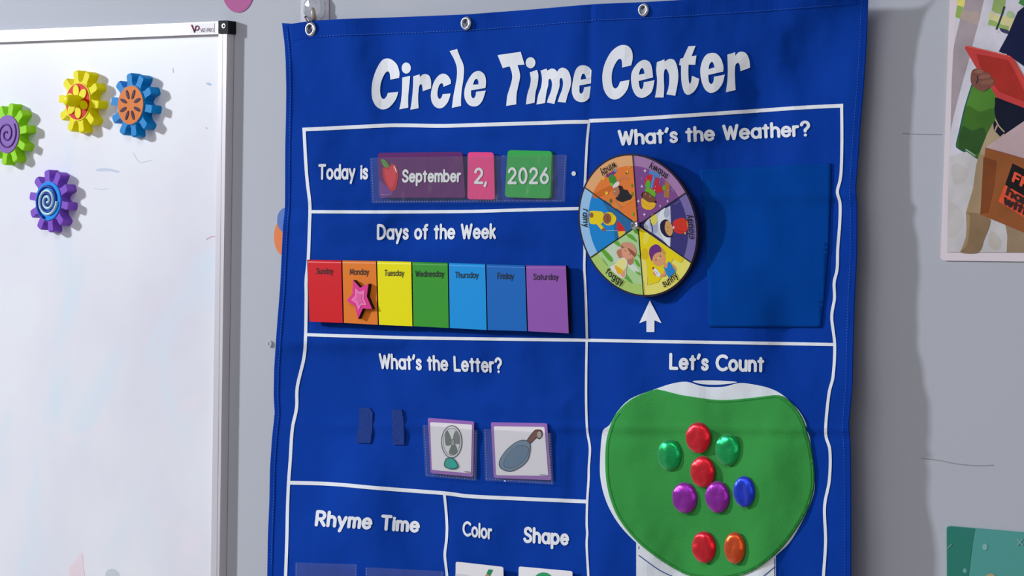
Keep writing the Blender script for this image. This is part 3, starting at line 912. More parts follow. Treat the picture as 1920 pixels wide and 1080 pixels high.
# gumball machine print and green felt
def g6(*p): return [(1100+x/2.454, 640+y/2.454) for x, y in p]
globe = g6((460, 186), (390, 195), (300, 225), (200, 265), (140, 325), (105, 385), (75, 410), (65, 480), (61, 560), (62, 620), (75, 690), (100, 760), (140, 830), (190, 890), (260, 955), (360, 1040), (500, 1110), (680, 1110), (800, 1050), (872, 985), (930, 930), (975, 860), (1020, 770), (1045, 700), (1050, 640), (1045, 560), (1035, 500), (1025, 435), (1010, 405), (1010, 380), (985, 330), (950, 290), (900, 245), (840, 215), (760, 197), (700, 192), (640, 207), (580, 211), (520, 204))
o = piece('printed_globe', [smooth_poly(globe, 3), g6((228, 920), (870, 980), (872, 1300), (228, 1300))], cloth, white_ink2, ch, eps=.0005, step=7)
o['label'] = 'white printed globe of a gumball machine'
piece('printed_lid', [smooth_poly(g6((490, 182), (590, 180), (692, 187), (640, 197), (580, 200), (520, 195)), 4)], cloth, white_ink2, ch, eps=.0005)
for L in (g6((240, 945), (240, 1300)), g6((865, 1000), (865, 1300)), smooth_poly(g6((240, 985), (330, 1050), (395, 1082)), 4, False), g6((866, 1038), (812, 1082))):
    piece('printed_outline', capsules(L, 1.6), cloth, blue_line, ch, eps=.0007)
felt = g6((300, 225), (340, 225), (420, 245), (500, 258), (600, 270), (700, 266), (800, 255), (880, 248), (930, 275), (975, 330), (1000, 380), (1010, 420), (1025, 470), (1040, 560), (1045, 640), (1035, 710), (1010, 780), (970, 850), (920, 920), (860, 985), (780, 1045), (700, 1078), (600, 1095), (480, 1080), (420, 1055), (330, 1000), (230, 920), (150, 820), (110, 730), (90, 640), (85, 540), (90, 460), (105, 400), (130, 340), (200, 270))
green_felt = mat('green_felt', (56, 142, 68), .95, spec=.04, bump=(1300, .6), mottle=(16, .05), alb=1.3)
FE = .0022
fo = piece('felt_panel', [smooth_poly(felt, 3)], cloth, green_felt, ch, thick=.0014, eps=FE, step=7)
for p in fo.data.polygons: p.use_smooth = abs(p.normal.y) > .3
fo['label'] = 'bright green felt panel filling the globe'
seam = smooth_poly(felt, 4)
cx0, cy0 = g6((560, 650))[0]
seam = [(cx0+(x-cx0)*.975, cy0+(y-cy0)*.975) for x, y in seam]
piece('felt_seam', [ribbon(seam[14:-6], 1.5)], cloth, mat('green_thread', (38, 120, 52), .9), fo, eps=FE+.0003)
# blue felt patch
patch = [(1280+x/2.7, 260+y/2.7) for x, y in ((88, 158), (300, 145), (520, 133), (750, 125), (747, 300), (735, 560), (715, 800), (698, 955), (420, 953), (130, 952), (125, 700), (105, 400))]
fp = piece('felt_patch', [patch], cloth, felt_blue, ch, thick=.0012, eps=.0016, step=9)
for p in fp.data.polygons: p.use_smooth = abs(p.normal.y) > .3
fp['label'] = 'dark teal blue square felt patch'
# hook and loop strips
vel = mat('hook_tape_blue', (42, 66, 138), .98, spec=.02, bump=(2600, 1.0), mottle=(700, .22), alb=1.35)
for q in (((300,215),(475,225),(525,300),(520,600),(490,820),(265,808),(245,780),(290,560),(305,400)),
          ((840,250),(1015,255),(1045,420),(1055,600),(1060,845),(870,845),(860,600),(855,400))):
    o = piece('fastener_strip', [[(640+x/9, 740+y/9) for x, y in q]], cloth, vel, ch, thick=.0014, eps=.0018)
    o['label'] = 'short fuzzy hook tape strip'

# clear pockets sewn on the chart
def pocket(q, e=.0024, lab=None, step=6, surf=None, wav=.0009):
    surf = surf or plane_fit(q)
    def sf(x, y, ee=0): return surf(x, y, ee + wav*noise.noise(Vector((x*.09, y*.03, 3.0))))
    o = piece('clear_pocket', [rq(q, 3)], sf, film, ch, thick=0, eps=e, step=step, smooth=True)
    if lab: o['label'] = lab
    hem_p = []
    q2 = [(q[0][0]+3, q[0][1]+2), (q[3][0]+3.5, q[3][1]-3), (q[2][0]-3.5, q[2][1]-3), (q[1][0]-3, q[1][1]+2)]
    for a, b_ in zip(q2[:-1], q2[1:]):
        L = math.hypot(b_[0]-a[0], b_[1]-a[1]); k = 0
        while k+2 < L:
            p = (a[0]+(b_[0]-a[0])*k/L, a[1]+(b_[1]-a[1])*k/L); r_ = (a[0]+(b_[0]-a[0])*(k+2)/L, a[1]+(b_[1]-a[1])*(k+2)/L)
            hem_p.append(ribbon([p, r_], .8)); k += 5
    V, Fc = [], []
    for pl_ in hem_p:
        k = len(V); V += [sf(x, y, e+.0004) for x, y in pl_]; Fc.append([k, k+1, k+2, k+3])
    tag(link_mesh('pocket_stitching', V, Fc, mat('pale_thread', (120, 145, 200), .7), o), kind='stuff')
    return o
def k3(*p): return [(560+x/2.843, 260+y/2.843) for x, y in p]
def k5(*p): return [(640+x/3.6, 640+y/3.6) for x, y in p]
DQ = k3((380, 102), (1430, 85), (1420, 338), (388, 344))
SFP = {'date cards in the long pocket': plane_fit(DQ)}
pocket(DQ, surf=SFP['date cards in the long pocket'], lab='long clear date pocket')
pocket(k5((548, 563), (918, 600), (912, 942), (565, 912)), lab='clear pocket over the fan card')
pocket(k5((960, 590), (1415, 618), (1433, 968), (968, 940)), lab='clear pocket over the frying pan card')
pocket([(553.3, 1054.5), (669.5, 1058), (669, 1190), (551, 1186)], e=.002)
pocket([(684.7, 1063.5), (832, 1071), (830, 1200), (684, 1196)], e=.002)

# ------------------------------------------------------------------ cards in the pockets
CE = .0006
def card(name, quad, r, rgb, label, group=None, e=CE, t=.0006, cat='card'):
    global SF
    SF = SFP.get(group) or plane_fit(quad)
    p = SF(sum(q[0] for q in quad)/4, max(q[1] for q in quad), e-t)
    root = empty(name, p, label, cat, group)
    piece('card_sheet', [rq(quad, r)], SF, mat('card_%02x%02x%02x' % rgb, rgb, .3, spec=.15), root, thick=t, eps=e, step=25)
    return root
def k9(*p): return [(690+x/9, 270+y/9) for x, y in p]
cw = mat('card_letter_white', (228, 224, 234), .5)
r_ = card('month_card', k9((165, 150), (1592, 133), (1642, 905), (188, 905)), 6, (92, 30, 98), 'dark purple September card with a red apple', 'date cards in the long pocket')
art('printed_apple', [((112, 62, 140), [(190, 620), (300, 700), (420, 800), (400, 860), (330, 890), (205, 890)]),
    ((196, 40, 52), [(248, 400), (330, 402), (400, 340), (470, 365), (512, 490), (495, 640), (460, 775), (380, 785), (310, 690), (258, 560)]),
    ((214, 62, 72), [(275, 430), (350, 440), (395, 380), (450, 420), (470, 560), (430, 700), (380, 740), (320, 640)]),
    ((96, 152, 60), [(222, 262), (290, 275), (348, 350), (345, 395), (300, 395), (250, 350)]),
    ((60, 110, 50), ('s', 8, [(245, 285), (300, 330), (330, 380)])),
    ((240, 226, 236), ('s', 16, [(436, 375), (462, 425), (478, 478)])),
    ((190, 170, 200), ('s', 5, [(220, 852), (338, 854)]))], SF, r_, 690, 270, 9, eps=CE+.0003)
lettering('card_lettering', 'September', (753.5, 342.5), (864.8, 342), 25, SF, cw, r_, .31, eps=CE+.0006)
r_ = card('day_number_card', k3((901, 72), (1039, 73), (1046, 325), (899, 323)), 6, (226, 66, 128), 'pink card printed with the day number 2', 'date cards in the long pocket')
lettering('card_lettering', '2,', (888.6, 345), (913.5, 345.5), 31, SF, cw, r_, .27, eps=CE+.0006)
r_ = card('year_card', k3((1125, 62), (1357, 68), (1350, 320), (1240, 318)), 7, (26, 120, 60), 'second green card peeking out behind the 2026 card', 'date cards in the long pocket', e=CE-.0007)
r_ = card('year_card', k3((1114, 61), (1350, 66), (1341, 318), (1098, 312)), 7, (50, 158, 72), 'bright green card printed with the year 2026', 'date cards in the long pocket')
lettering('card_lettering', '2026', (951.5, 345.5), (1029, 345.5), 32, SF, cw, r_, .26, gap=.44, eps=CE+.0006)

grey_o = (84, 86, 96)
r_ = card('picture_card', k5((583, 516), (896, 541), (889, 915), (603, 890)), 4, (146, 100, 172), 'purple edged picture card of an electric fan', 'letter picture cards')
piece('white_face', [rq(k5((599, 545), (883, 562), (875, 892), (611, 868)), 3)], SF, white_plastic, r_, eps=CE+.0003)
art('printed_fan', [(grey_o, ('e', 745, 678, 72, 112)), ((206, 204, 206), ('e', 745, 678, 66, 106)), (grey_o, ('e', 745, 678, 57, 94)), ((216, 214, 214), ('e', 745, 678, 54, 91)),
    ((112, 120, 114), [(745, 665), (715, 600), (700, 640), (705, 700), (735, 700)]),
    ((122, 128, 124), [(752, 660), (770, 605), (798, 640), (796, 690), (768, 690)]),
    ((106, 118, 108), [(745, 700), (770, 700), (782, 745), (755, 765), (726, 752)]),
    (grey_o, ('e', 752, 685, 16, 24)), ((150, 156, 152), ('e', 752, 685, 13, 20)),
    (grey_o, ('s', 8, [(742, 786), (738, 800)])),
    ((30, 96, 92), [(712, 786), (758, 792), (788, 836), (778, 858), (738, 864), (698, 848), (693, 820)]),
    ((50, 160, 146), [(716, 792), (754, 797), (781, 836), (772, 852), (738, 857), (704, 843), (700, 822)]),
    ((60, 60, 66), ('s', 4, [(832, 880), (868, 882)]))], SF, r_, 640, 640, 3.6, eps=CE+.0006)
r_ = card('picture_card', k5((1009, 546), (1388, 553), (1417, 937), (1029, 922)), 4, (146, 104, 174), 'purple edged picture card of a grey frying pan', 'letter picture cards')
piece('white_face', [rq(k5((1029, 573), (1372, 578), (1397, 909), (1045, 904)), 3)], SF, white_plastic, r_, eps=CE+.0003)
pan = [(1262, 672), (1215, 666), (1165, 688), (1108, 738), (1068, 800), (1066, 845), (1098, 872), (1150, 878), (1212, 848), (1258, 802), (1275, 742), (1276, 700)]
def shrink(P, k): 
    mx = sum(p[0] for p in P)/len(P); my = sum(p[1] for p in P)/len(P)
    return [(mx+(p[0]-mx)*k, my+(p[1]-my)*k) for p in P]
inner = [(1242, 705), (1192, 704), (1132, 755), (1096, 815), (1104, 850), (1155, 856), (1215, 822), (1258, 765), (1264, 722)]
art('printed_pan', [((56, 40, 44), [(1250, 672), (1298, 606), (1325, 595), (1352, 602), (1358, 636), (1336, 661), (1316, 654), (1272, 694)]),
    ((122, 76, 60), [(1257, 672), (1301, 611), (1325, 601), (1347, 607), (1352, 634), (1335, 654), (1314, 648), (1272, 686)]),
    ((176, 160, 158), ('e', 1336, 630, 15, 22)),
    ((36, 42, 60), pan), ((112, 134, 154), shrink(pan, .955)), ((58, 72, 92), inner), ((100, 124, 146), shrink(inner, .96)),
    ((128, 130, 134), ('s', 4, [(1340, 900), (1385, 903)]))], SF, r_, 640, 640, 3.6, eps=CE+.0006)
r_ = card('picture_card', [(854.5, 1053), (943.5, 1063), (945, 1170), (853, 1162)], 4, (224, 216, 222), 'white card with a green tipped pencil under Color', 'cards at the bottom edge')
art('printed_pencil', [((206, 202, 210), [(853.8, 1076), (872, 1077), (900, 1086), (853.8, 1100)], False),
    ((34, 140, 92), [(915.8, 1067.6), (924, 1068.2), (918, 1081), (911, 1078)], False),
    ((190, 140, 96), [(912.5, 1075), (918, 1080), (912, 1100), (900, 1096)], False)], SF, r_, eps=CE+.0003)
r_ = card('picture_card', [(972.5, 1062), (1073, 1071), (1074, 1178), (971, 1170)], 4, (224, 216, 222), 'white card with a green circle under Shape', 'cards at the bottom edge')
art('printed_circle', [((42, 150, 96), ('e', 1019, 1096, 21, 23))], SF, r_, eps=CE+.0003)

# ------------------------------------------------------------------ days of the week strip
TOPS = [(575.8, 486.9), (640.9, 488), (706, 489.3), (772, 490.7), (840.3, 492.9), (910.7, 495), (985.3, 497.4), (1062, 498)]
BOTS = [(579.3, 603), (643.7, 605.4), (709.5, 609), (774.2, 611.7), (842.4, 615), (913.5, 618.8), (989, 621), (1067.4, 625)]
SPL = plane_fit([TOPS[0], TOPS[-1], BOTS[-1], BOTS[0]])
def strip(x, y, e=0): return SPL(x, y, .0034+.0022*(y-490)/120+e)
ds = empty('weekday_strip', strip(820, 613), 'seven coloured days of the week strip fixed across the chart', 'display strip')
piece('black_backing', [TOPS+BOTS[::-1]], strip, black_pl, ds, thick=.0028, eps=-.0003, step=30)
dcol = [(206, 30, 38), (222, 120, 40), (252, 218, 0), (58, 148, 48), (24, 142, 216), (24, 100, 182), (140, 84, 168)]
dnames = [('Sunday', 592.4, 624.4, 514), ('Monday', 655.4, 691.4, 515.5), ('Tuesday', 720.3, 757.5, 517.7), ('Wednesday', 778.4, 832.4, 519.2), ('Thursday', 852.6, 897, 521.5), ('Friday', 932.2, 962.8, 523.3), ('Saturday', 999.4, 1046.8, 525)]
for i in range(7):
    a, b_, c_, d_ = TOPS[i], TOPS[i+1], BOTS[i+1], BOTS[i]
    g = 1.1
    q = [(a[0]+g, a[1]), (b_[0]-g, b_[1]), (c_[0]-g, c_[1]), (d_[0]+g, d_[1])]
    def lip(x, y, e=0, a=a, b_=b_):
        ty = a[1]+(x-a[0])*(b_[1]-a[1])/(b_[0]-a[0])
        return strip(x, y, e - .0016*max(0, 1-(y-ty)/4.5)**2)
    NX, vv_ = 8, [0, .004, .009, .015, .022, .03, .04, .06, .1, .2, .4, .6, .8, 1]
    vs, Fs = [], []
    for v_ in vv_:
        for u_ in range(NX+1):
            u = u_/NX
            tx = q[0][0]*(1-u)+q[1][0]*u; ty_ = q[0][1]*(1-u)+q[1][1]*u
            bx_ = q[3][0]*(1-u)+q[2][0]*u; by_ = q[3][1]*(1-u)+q[2][1]*u
            vs.append(lip(tx*(1-v_)+bx_*v_, ty_*(1-v_)+by_*v_, .0012))
    for r_ in range(len(vv_)-1):
        for u_ in range(NX):
            k = r_*(NX+1)+u_
            Fs.append([k, k+NX+1, k+NX+2, k+1])
    p = link_mesh('day_panel', vs, Fs, mat('day_'+dnames[i][0], dcol[i], .28, spec=.14, alb=1.15), ds, smooth=True)
    p['label'] = '%s panel reading %s' % (['red', 'orange', 'yellow', 'green', 'light blue', 'blue', 'purple'][i], dnames[i][0])
    lettering('day_lettering', dnames[i][0], (dnames[i][1], dnames[i][3]), (dnames[i][2], dnames[i][3]), 12, strip, black_ink, p, .21, gap=.30, eps=.0016)

# star marker
def k12(*p): return [(640+x/12, 520+y/12) for x, y in p]
so = k12((265, 60), (420, 235), (610, 145), (568, 430), (690, 710), (480, 700), (375, 935), (300, 640), (115, 530), (250, 370))
sm_ = k12((310, 240), (410, 325), (525, 285), (505, 470), (570, 625), (445, 625), (385, 755), (330, 580), (215, 510), (310, 410))
si = k12((345, 350), (412, 385), (460, 370), (455, 490), (495, 590), (425, 570), (388, 622), (352, 525), (300, 505), (345, 450))
se = .0056
ss = empty('star_marker', strip(674, 590, .0012), 'pink foam star magnet marking Monday on the strip', 'magnet')
piece('foam_backing', [so], strip, mat('black_foam', (34, 30, 32), .8), ss, thick=.0042, eps=se)
piece('pink_top', [so], strip, mat('magenta_top', (208, 42, 128), .35), ss, thick=.0004, eps=se+.0004)
piece('inner_star', [sm_], strip, mat('light_pink_top', (224, 112, 170), .35), ss, eps=se+.0007)
piece('inner_star', [si], strip, mat('mid_pink_top', (214, 84, 152), .35), ss, eps=se+.0010)

# ------------------------------------------------------------------ weather wheel
WC, WA, WB = (1196.3, 422.3), (110.3, 5.5), (-10.4, -132.6)
def wheel(x, y, e=0): return W(x, y, .0375 - .0085*(x-1086)/220 + e)
def wp(r, a):
    c_, s_n = r*math.cos(rad(a)), r*math.sin(rad(a))
    return (WC[0]+WA[0]*c_+WB[0]*s_n, WC[1]+WA[1]*c_+WB[1]*s_n)
ww = empty('weather_wheel', wheel(1207, 555, -.003), 'round six-part weather spinner wheel on the chart', 'spinner wheel')
piece('backing_disc', [[wp(1.012, a) for a in range(0, 360, 5)]], wheel, mat('wheel_black', (40, 34, 52), .4), ww, thick=.0034, eps=0, step=30)
sect = [('cloudy', 0, (54, 50, 112), (112, 102, 158)), ('snowy', 60, (118, 68, 132), (156, 116, 162)), ('windy', 120, (216, 116, 50), (216, 160, 110)),
        ('rainy', 180, (16, 124, 196), (146, 184, 222)), ('foggy', 240, (164, 200, 140), (164, 194, 104)), ('sunny', 300, (228, 204, 36), (226, 212, 104))]
SC = {}
for nm, a0, ci, cb in sect:
    L = [wp(.985, a0-29.6+i*3.94) for i in range(16)]
    c0 = wp(.022, a0)
    s_o = piece('wheel_sector', [[c0]+L], wheel, mat('sector_band_'+nm, cb, .45, spec=.1), ww, thick=.0003, eps=.0004, step=30)
    s_o['label'] = {'cloudy': 'dark violet cloudy sector', 'snowy': 'purple snowy sector', 'windy': 'orange windy sector', 'rainy': 'blue rainy sector', 'foggy': 'pale green foggy sector', 'sunny': 'yellow sunny sector'}[nm]
    if nm != 'sunny':
        piece('sector_ground', [[c0]+[wp(.84, a0-29.5+i*3.93) for i in range(16)]], wheel, mat('sector_'+nm, ci, .45, spec=.1), s_o, eps=.0006)
    SC[nm] = s_o
    lines, tot = layout(nm, .2, .40)
    k = .067
    off = {'cloudy': 1, 'snowy': 2, 'windy': -1, 'rainy': -4, 'foggy': -2, 'sunny': 2}[nm]
    polys = []
    for l in lines:
        for c_ in capsules(l, .24, seg=8):
            polys.append([wp(.93-y*k, a0+off+math.degrees((x-tot/2)*k)) for x, y in c_])
    piece('sector_lettering', polys, wheel, black_ink, s_o, eps=.0011)
def wart(nm, items, ox, oy, sc, name='printed_child', e=.00068):
    return art(name, items, wheel, SC[nm], ox, oy, sc, eps=e, de=.000014)
# windy
wart('windy', [((206, 104, 40), [(170, 600), (420, 480), (400, 560), (200, 660)]), ((226, 132, 60), [(420, 740), (700, 640), (700, 690), (480, 800)]),
 ((196, 122, 84), ('s', 26, [(500, 430), (560, 385), (630, 400)])), ((196, 122, 84), ('s', 24, [(470, 690), (500, 740), (535, 785)])),
 ((106, 62, 134), [(330, 355), (440, 290), (460, 320), (420, 350), (370, 380)]), ((90, 150, 196), ('e', 455, 285, 22, 20)),
 ((60, 140, 50), [(370, 380), (420, 340), (465, 390), (470, 450), (430, 480), (400, 470)]), ((130, 180, 70), ('e', 410, 475, 24, 22)),
 ((224, 214, 214), [(420, 510), (460, 450), (500, 435), (515, 470), (460, 520)]),
 ((178, 116, 86), ('e', 470, 570, 44, 62)), ((38, 38, 44), [(500, 500), (545, 495), (570, 540), (620, 550), (650, 600), (685, 620), (670, 670), (620, 690), (560, 710), (510, 700), (460, 660), (495, 630), (520, 570)]),
 ((224, 214, 210), ('s', 6, [(440, 575), (460, 565)])),
 ((232, 190, 40), ('e', 300, 395, 18, 18)), ((232, 190, 40), ('e', 620, 310, 16, 20)), ((232, 190, 40), ('e', 340, 590, 20, 24)), ((232, 170, 50), ('e', 650, 240, 12, 12)),
 ((70, 120, 40), ('e', 395, 695, 15, 30)), ((100, 150, 50), ('e', 680, 490, 12, 24)), ((100, 150, 50), ('e', 685, 600, 12, 26)), ((120, 170, 50), ('e', 695, 875, 13, 26)), ((60, 100, 40), ('e', 608, 322, 12, 12))], 1090, 280, 7.2)
# snowy
sn = [((168, 112, 56), [(410, 415), (475, 480), (465, 660), (395, 640)], False), ((80, 130, 196), [(205, 280), (340, 330), (320, 390), (190, 325)], False),
 ((196, 40, 54), [(135, 430), (160, 360), (220, 345), (270, 360), (320, 410), (320, 480), (370, 500), (375, 560), (310, 590), (250, 560), (150, 500)]),
 ((90, 170, 50), [(145, 480), (165, 420), (205, 430), (205, 510), (160, 530)]), ((90, 170, 50), ('e', 395, 520, 20, 38)),
 ((50, 120, 190), [(245, 355), (285, 350), (245, 530), (200, 520)], False), ((180, 200, 220), ('s', 4, [(262, 360), (222, 520)])),
 ((96, 176, 44), [(135, 560), (165, 525), (235, 540), (280, 590), (270, 640), (200, 610)]),
 ((44, 26, 26), [(88, 610), (130, 570), (200, 590), (290, 700), (270, 730), (120, 660)]),
 ((120, 74, 50), [(110, 600), (160, 570), (220, 610), (280, 660), (260, 710), (190, 710), (120, 660)]),
 ((238, 178, 40), [(92, 665), (130, 675), (190, 715), (270, 720), (275, 770), (220, 815), (150, 810), (98, 770)]), ((206, 140, 30), ('s', 6, [(100, 700), (160, 760), (230, 770)]))]
for x, y, r in ((140, 290, 26), (98, 500, 22), (50, 700, 24), (345, 765, 18), (130, 880, 24), (445, 700, 20), (345, 375, 14), (270, 555, 12)):
    sn.append(((206, 190, 214), [(x, y-r*1.2), (x+r*.35, y-r*.3), (x+r, y), (x+r*.35, y+r*.3), (x, y+r*1.2), (x-r*.35, y+r*.3), (x-r, y), (x-r*.35, y-r*.3)], False))
random.seed(3)
for i in range(24):
    x = random.uniform(30, 520); y = random.uniform(250, 900)
    if (x-40)*.62 + y < 960 and y > 250 + x*.32: sn.append(((196, 176, 206), ('e', x, y, 5, 6)))
wart('snowy', sn, 1190, 280, 7.2)
# cloudy (crop4 coordinates)
wart('cloudy', [((196, 200, 214), [(672, 418), (600, 455), (520, 510), (492, 545), (500, 570), (560, 605), (620, 650), (672, 695), (678, 560)], False),
 ((222, 226, 234), [(640, 435), (600, 465), (590, 540), (625, 640), (668, 690), (660, 600)]), ((160, 170, 194), [(560, 490), (590, 530), (580, 600), (545, 590), (530, 540)]),
 ((170, 176, 200), [(650, 430), (668, 470), (640, 500), (628, 460)]), ((40, 40, 130), ('s', 7, [(535, 510), (550, 560), (552, 596)])),
 ((220, 208, 90), [(545, 480), (575, 478), (585, 520), (560, 550), (540, 520)]),
 ((34, 28, 62), [(608, 530), (640, 508), (668, 530), (668, 600), (690, 625), (650, 630), (618, 605), (604, 570)]),
 ((206, 152, 96), [(640, 530), (658, 518), (682, 545), (690, 590), (675, 620), (652, 610), (636, 575)]),
 ((40, 30, 40), ('e', 655, 590, 2.5, 3)), ((40, 30, 40), ('e', 657, 562, 2.5, 3)),
 ((206, 52, 40), [(690, 530), (720, 505), (765, 500), (790, 530), (792, 575), (755, 605), (715, 600), (695, 580)]), ((170, 36, 34), ('s', 3, [(700, 580), (740, 590), (770, 592)])),
 ((200, 120, 60), ('s', 7, [(785, 520), (790, 560)])), ((222, 214, 208), ('e', 694, 563, 6, 9)), ((210, 160, 100), ('e', 772, 602, 7, 8)),
 ((150, 148, 190), ('s', 2, [(700, 410), (735, 385)]))], 1070, 270, 3.6)
# rainy (crop4 coordinates)
wart('rainy', [((40, 104, 158), [(215, 375), (330, 450), (425, 540), (420, 570), (330, 625), (300, 640), (290, 560), (260, 470)]),
 ((196, 196, 200), ('s', 3, [(235, 582), (320, 585)])),
 ((206, 40, 48), [(315, 523), (345, 545), (368, 588), (318, 590)]), ((232, 190, 50), [(318, 590), (368, 588), (366, 604), (326, 634)], False),
 ((236, 204, 28), [(128, 470), (135, 452), (200, 455), (222, 470), (215, 530), (185, 540), (130, 535)]), ((236, 204, 28), ('s', 22, [(180, 530), (205, 560), (218, 575)])),
 ((226, 188, 20), ('e', 258, 505, 44, 46)), ((236, 204, 28), [(290, 480), (308, 500), (300, 530), (280, 545)]),
 ((140, 88, 64), ('e', 246, 503, 27, 36)), ((150, 92, 66), ('e', 140, 480, 13, 18)), ((150, 92, 66), ('e', 222, 578, 13, 11)),
 ((40, 30, 30), ('e', 250, 492, 2.4, 3)), ((40, 30, 30), ('e', 250, 514, 2.4, 3))], 1070, 270, 3.6)
# foggy
wart('foggy', [((196, 214, 190), [(400, 300), (520, 250), (620, 400), (560, 560), (420, 520), (370, 400)]), ((208, 220, 204), [(640, 520), (780, 600), (850, 740), (700, 640)]),
 ((96, 166, 50), [(290, 390), (330, 370), (400, 430), (460, 510), (440, 550), (390, 520), (340, 460)]), ((96, 166, 50), [(650, 150), (720, 150), (780, 210), (808, 265), (740, 230), (680, 190)]),
 ((104, 170, 60), [(465, 270), (510, 235), (560, 290), (555, 330)]), ((96, 166, 50), [(765, 510), (820, 540), (850, 620), (800, 590)]), ((110, 170, 60), [(800, 430), (845, 450), (845, 500)], False),
 ((96, 166, 50), [(620, 700), (680, 760), (740, 855), (670, 820), (620, 760)]), ((110, 170, 70), [(780, 680), (850, 710), (845, 740), (800, 715)]), ((120, 176, 80), [(290, 490), (340, 540), (385, 610), (340, 570)]),
 ((96, 166, 50), [(745, 90), (815, 90), (818, 150), (770, 130)], False),
 ((186, 120, 96), [(510, 400), (570, 360), (600, 440), (590, 500), (545, 490)]), ((186, 120, 96), [(650, 500), (740, 480), (745, 560), (700, 595), (670, 560)]),
 ((208, 146, 122), [(570, 300), (640, 262), (730, 280), (790, 360), (790, 440), (740, 500), (660, 510), (590, 440)]),
 ((222, 156, 124), ('e', 668, 420, 84, 84)), ((150, 84, 66), [(668, 345), (720, 370), (785, 430), (770, 470), (710, 420)]), ((150, 84, 66), [(575, 300), (625, 345), (580, 345)], False),
 ((40, 40, 40), ('e', 633, 388, 6, 8)), ((40, 40, 40), ('e', 702, 438, 6, 8)),
 ((226, 222, 214), [(415, 625), (490, 580), (560, 500), (620, 490), (665, 540), (650, 640), (620, 790), (470, 700)]),
 ((236, 224, 140), [(490, 600), (560, 510), (640, 520), (640, 600), (600, 690), (480, 610)]), ((232, 176, 36), [(480, 598), (540, 625), (605, 680), (550, 730), (510, 690)]),
 ((222, 160, 128), [(600, 690), (640, 640), (625, 790), (560, 740)], False)], 1090, 420, 7.717)
# sunny
wart('sunny', [((232, 208, 20), [(62, 100), (100, 80), (700, 500), (690, 540), (650, 560), (560, 500), (340, 840), (200, 880), (180, 700), (100, 520)], False),
 ((236, 218, 80), [(150, 130), (220, 170), (160, 300), (120, 250)]), ((236, 220, 110), [(90, 480), (170, 560), (180, 880), (110, 760)]),
 ((220, 186, 20), ('e', 145, 435, 54, 84)),
 ((196, 160, 60), [(375, 330), (440, 400), (450, 440), (400, 430)]),
 ((222, 158, 110), ('e', 350, 505, 100, 105)), ((222, 150, 104), ('s', 34, [(500, 570), (560, 620), (580, 660)])),
 ((110, 50, 128), [(240, 530), (210, 440), (215, 360), (260, 310), (320, 295), (370, 330), (385, 400), (330, 412), (275, 450), (250, 530)]),
 ((140, 84, 150), ('s', 8, [(250, 520), (275, 448), (330, 408)])),
 ((50, 36, 40), ('e', 308, 520, 8, 9)), ((50, 36, 40), ('e', 370, 465, 8, 9)), ((236, 190, 160), ('e', 345, 492, 16, 12)),
 ((222, 150, 110), [(420, 560), (470, 580), (480, 640), (440, 640)]),
 ((222, 150, 106), ('s', 40, [(440, 690), (420, 740), (350, 735)])), ((222, 150, 106), ('e', 300, 710, 36, 36)),
 ((36, 132, 206), [(410, 610), (440, 635), (470, 640), (480, 545), (500, 545), (550, 620), (590, 690), (540, 740), (490, 780), (460, 720)], False),
 ((226, 228, 232), [(270, 660), (300, 640), (370, 715), (365, 755), (330, 765), (300, 720)]), ((170, 50, 36), ('e', 268, 640, 14, 18)), ((90, 110, 140), ('s', 6, [(300, 685), (335, 725)]))], 1190, 420, 7.717)
# sector dividers and rivet
for a in range(30, 390, 60):
    piece('divider_line', [ribbon([wp(0.03, a), wp(.99, a)], 1.7)], wheel, black_ink, ww, eps=.00085)
rc = wheel(1195.3, 423, 0)
vs, fs = [], []
N = 24
prof = [(.0032, .0062), (.0036, .0055), (.0038, .0044), (.0030, .0032), (.0016, .0024)]
prof = [(.0005, .0048), (.0052, .0048), (.0057, .0040), (.0062, .0028), (.0066, .0014)][::-1]
prof = [(0.0, .0048), (.0028, .0044), (.0050, .0030), (.0062, .0005), (.0068, .0003)][::-1]
prof = [(.0040, .0003), (.0040, .0026), (.0035, .0034), (.0025, .0040), (.0021, .0034), (.0008, .0033)]
for r_, h in prof:
    for i in range(N):
        a = 2*math.pi*i/N
        vs.append(Vector((rc.x+r_*math.cos(a), rc.y-h-.0012, rc.z+r_*math.sin(a))))
for q in range(len(prof)-1):
    for i in range(N):
        j = (i+1) % N
        fs.append([q*N+i, q*N+j, (q+1)*N+j, (q+1)*N+i])
fs.append([(len(prof)-1)*N+i for i in range(N)])
o = link_mesh('centre_rivet', vs, fs, chrome, ww, smooth=False)
o['label'] = 'shiny silver rivet at the hub'
piece('hub_washer', [ell(1195.3, 423, 2, 2.4)], wheel, black_pl, ww, eps=.001)
# spindle that carries the wheel on the chart
a_ = cloth(1195.3, 423, .0012)
tube('spindle', [Vector((rc.x, a_.y, rc.z)), Vector((rc.x, rc.y+.002, rc.z))], .004, chrome, ww, 10)

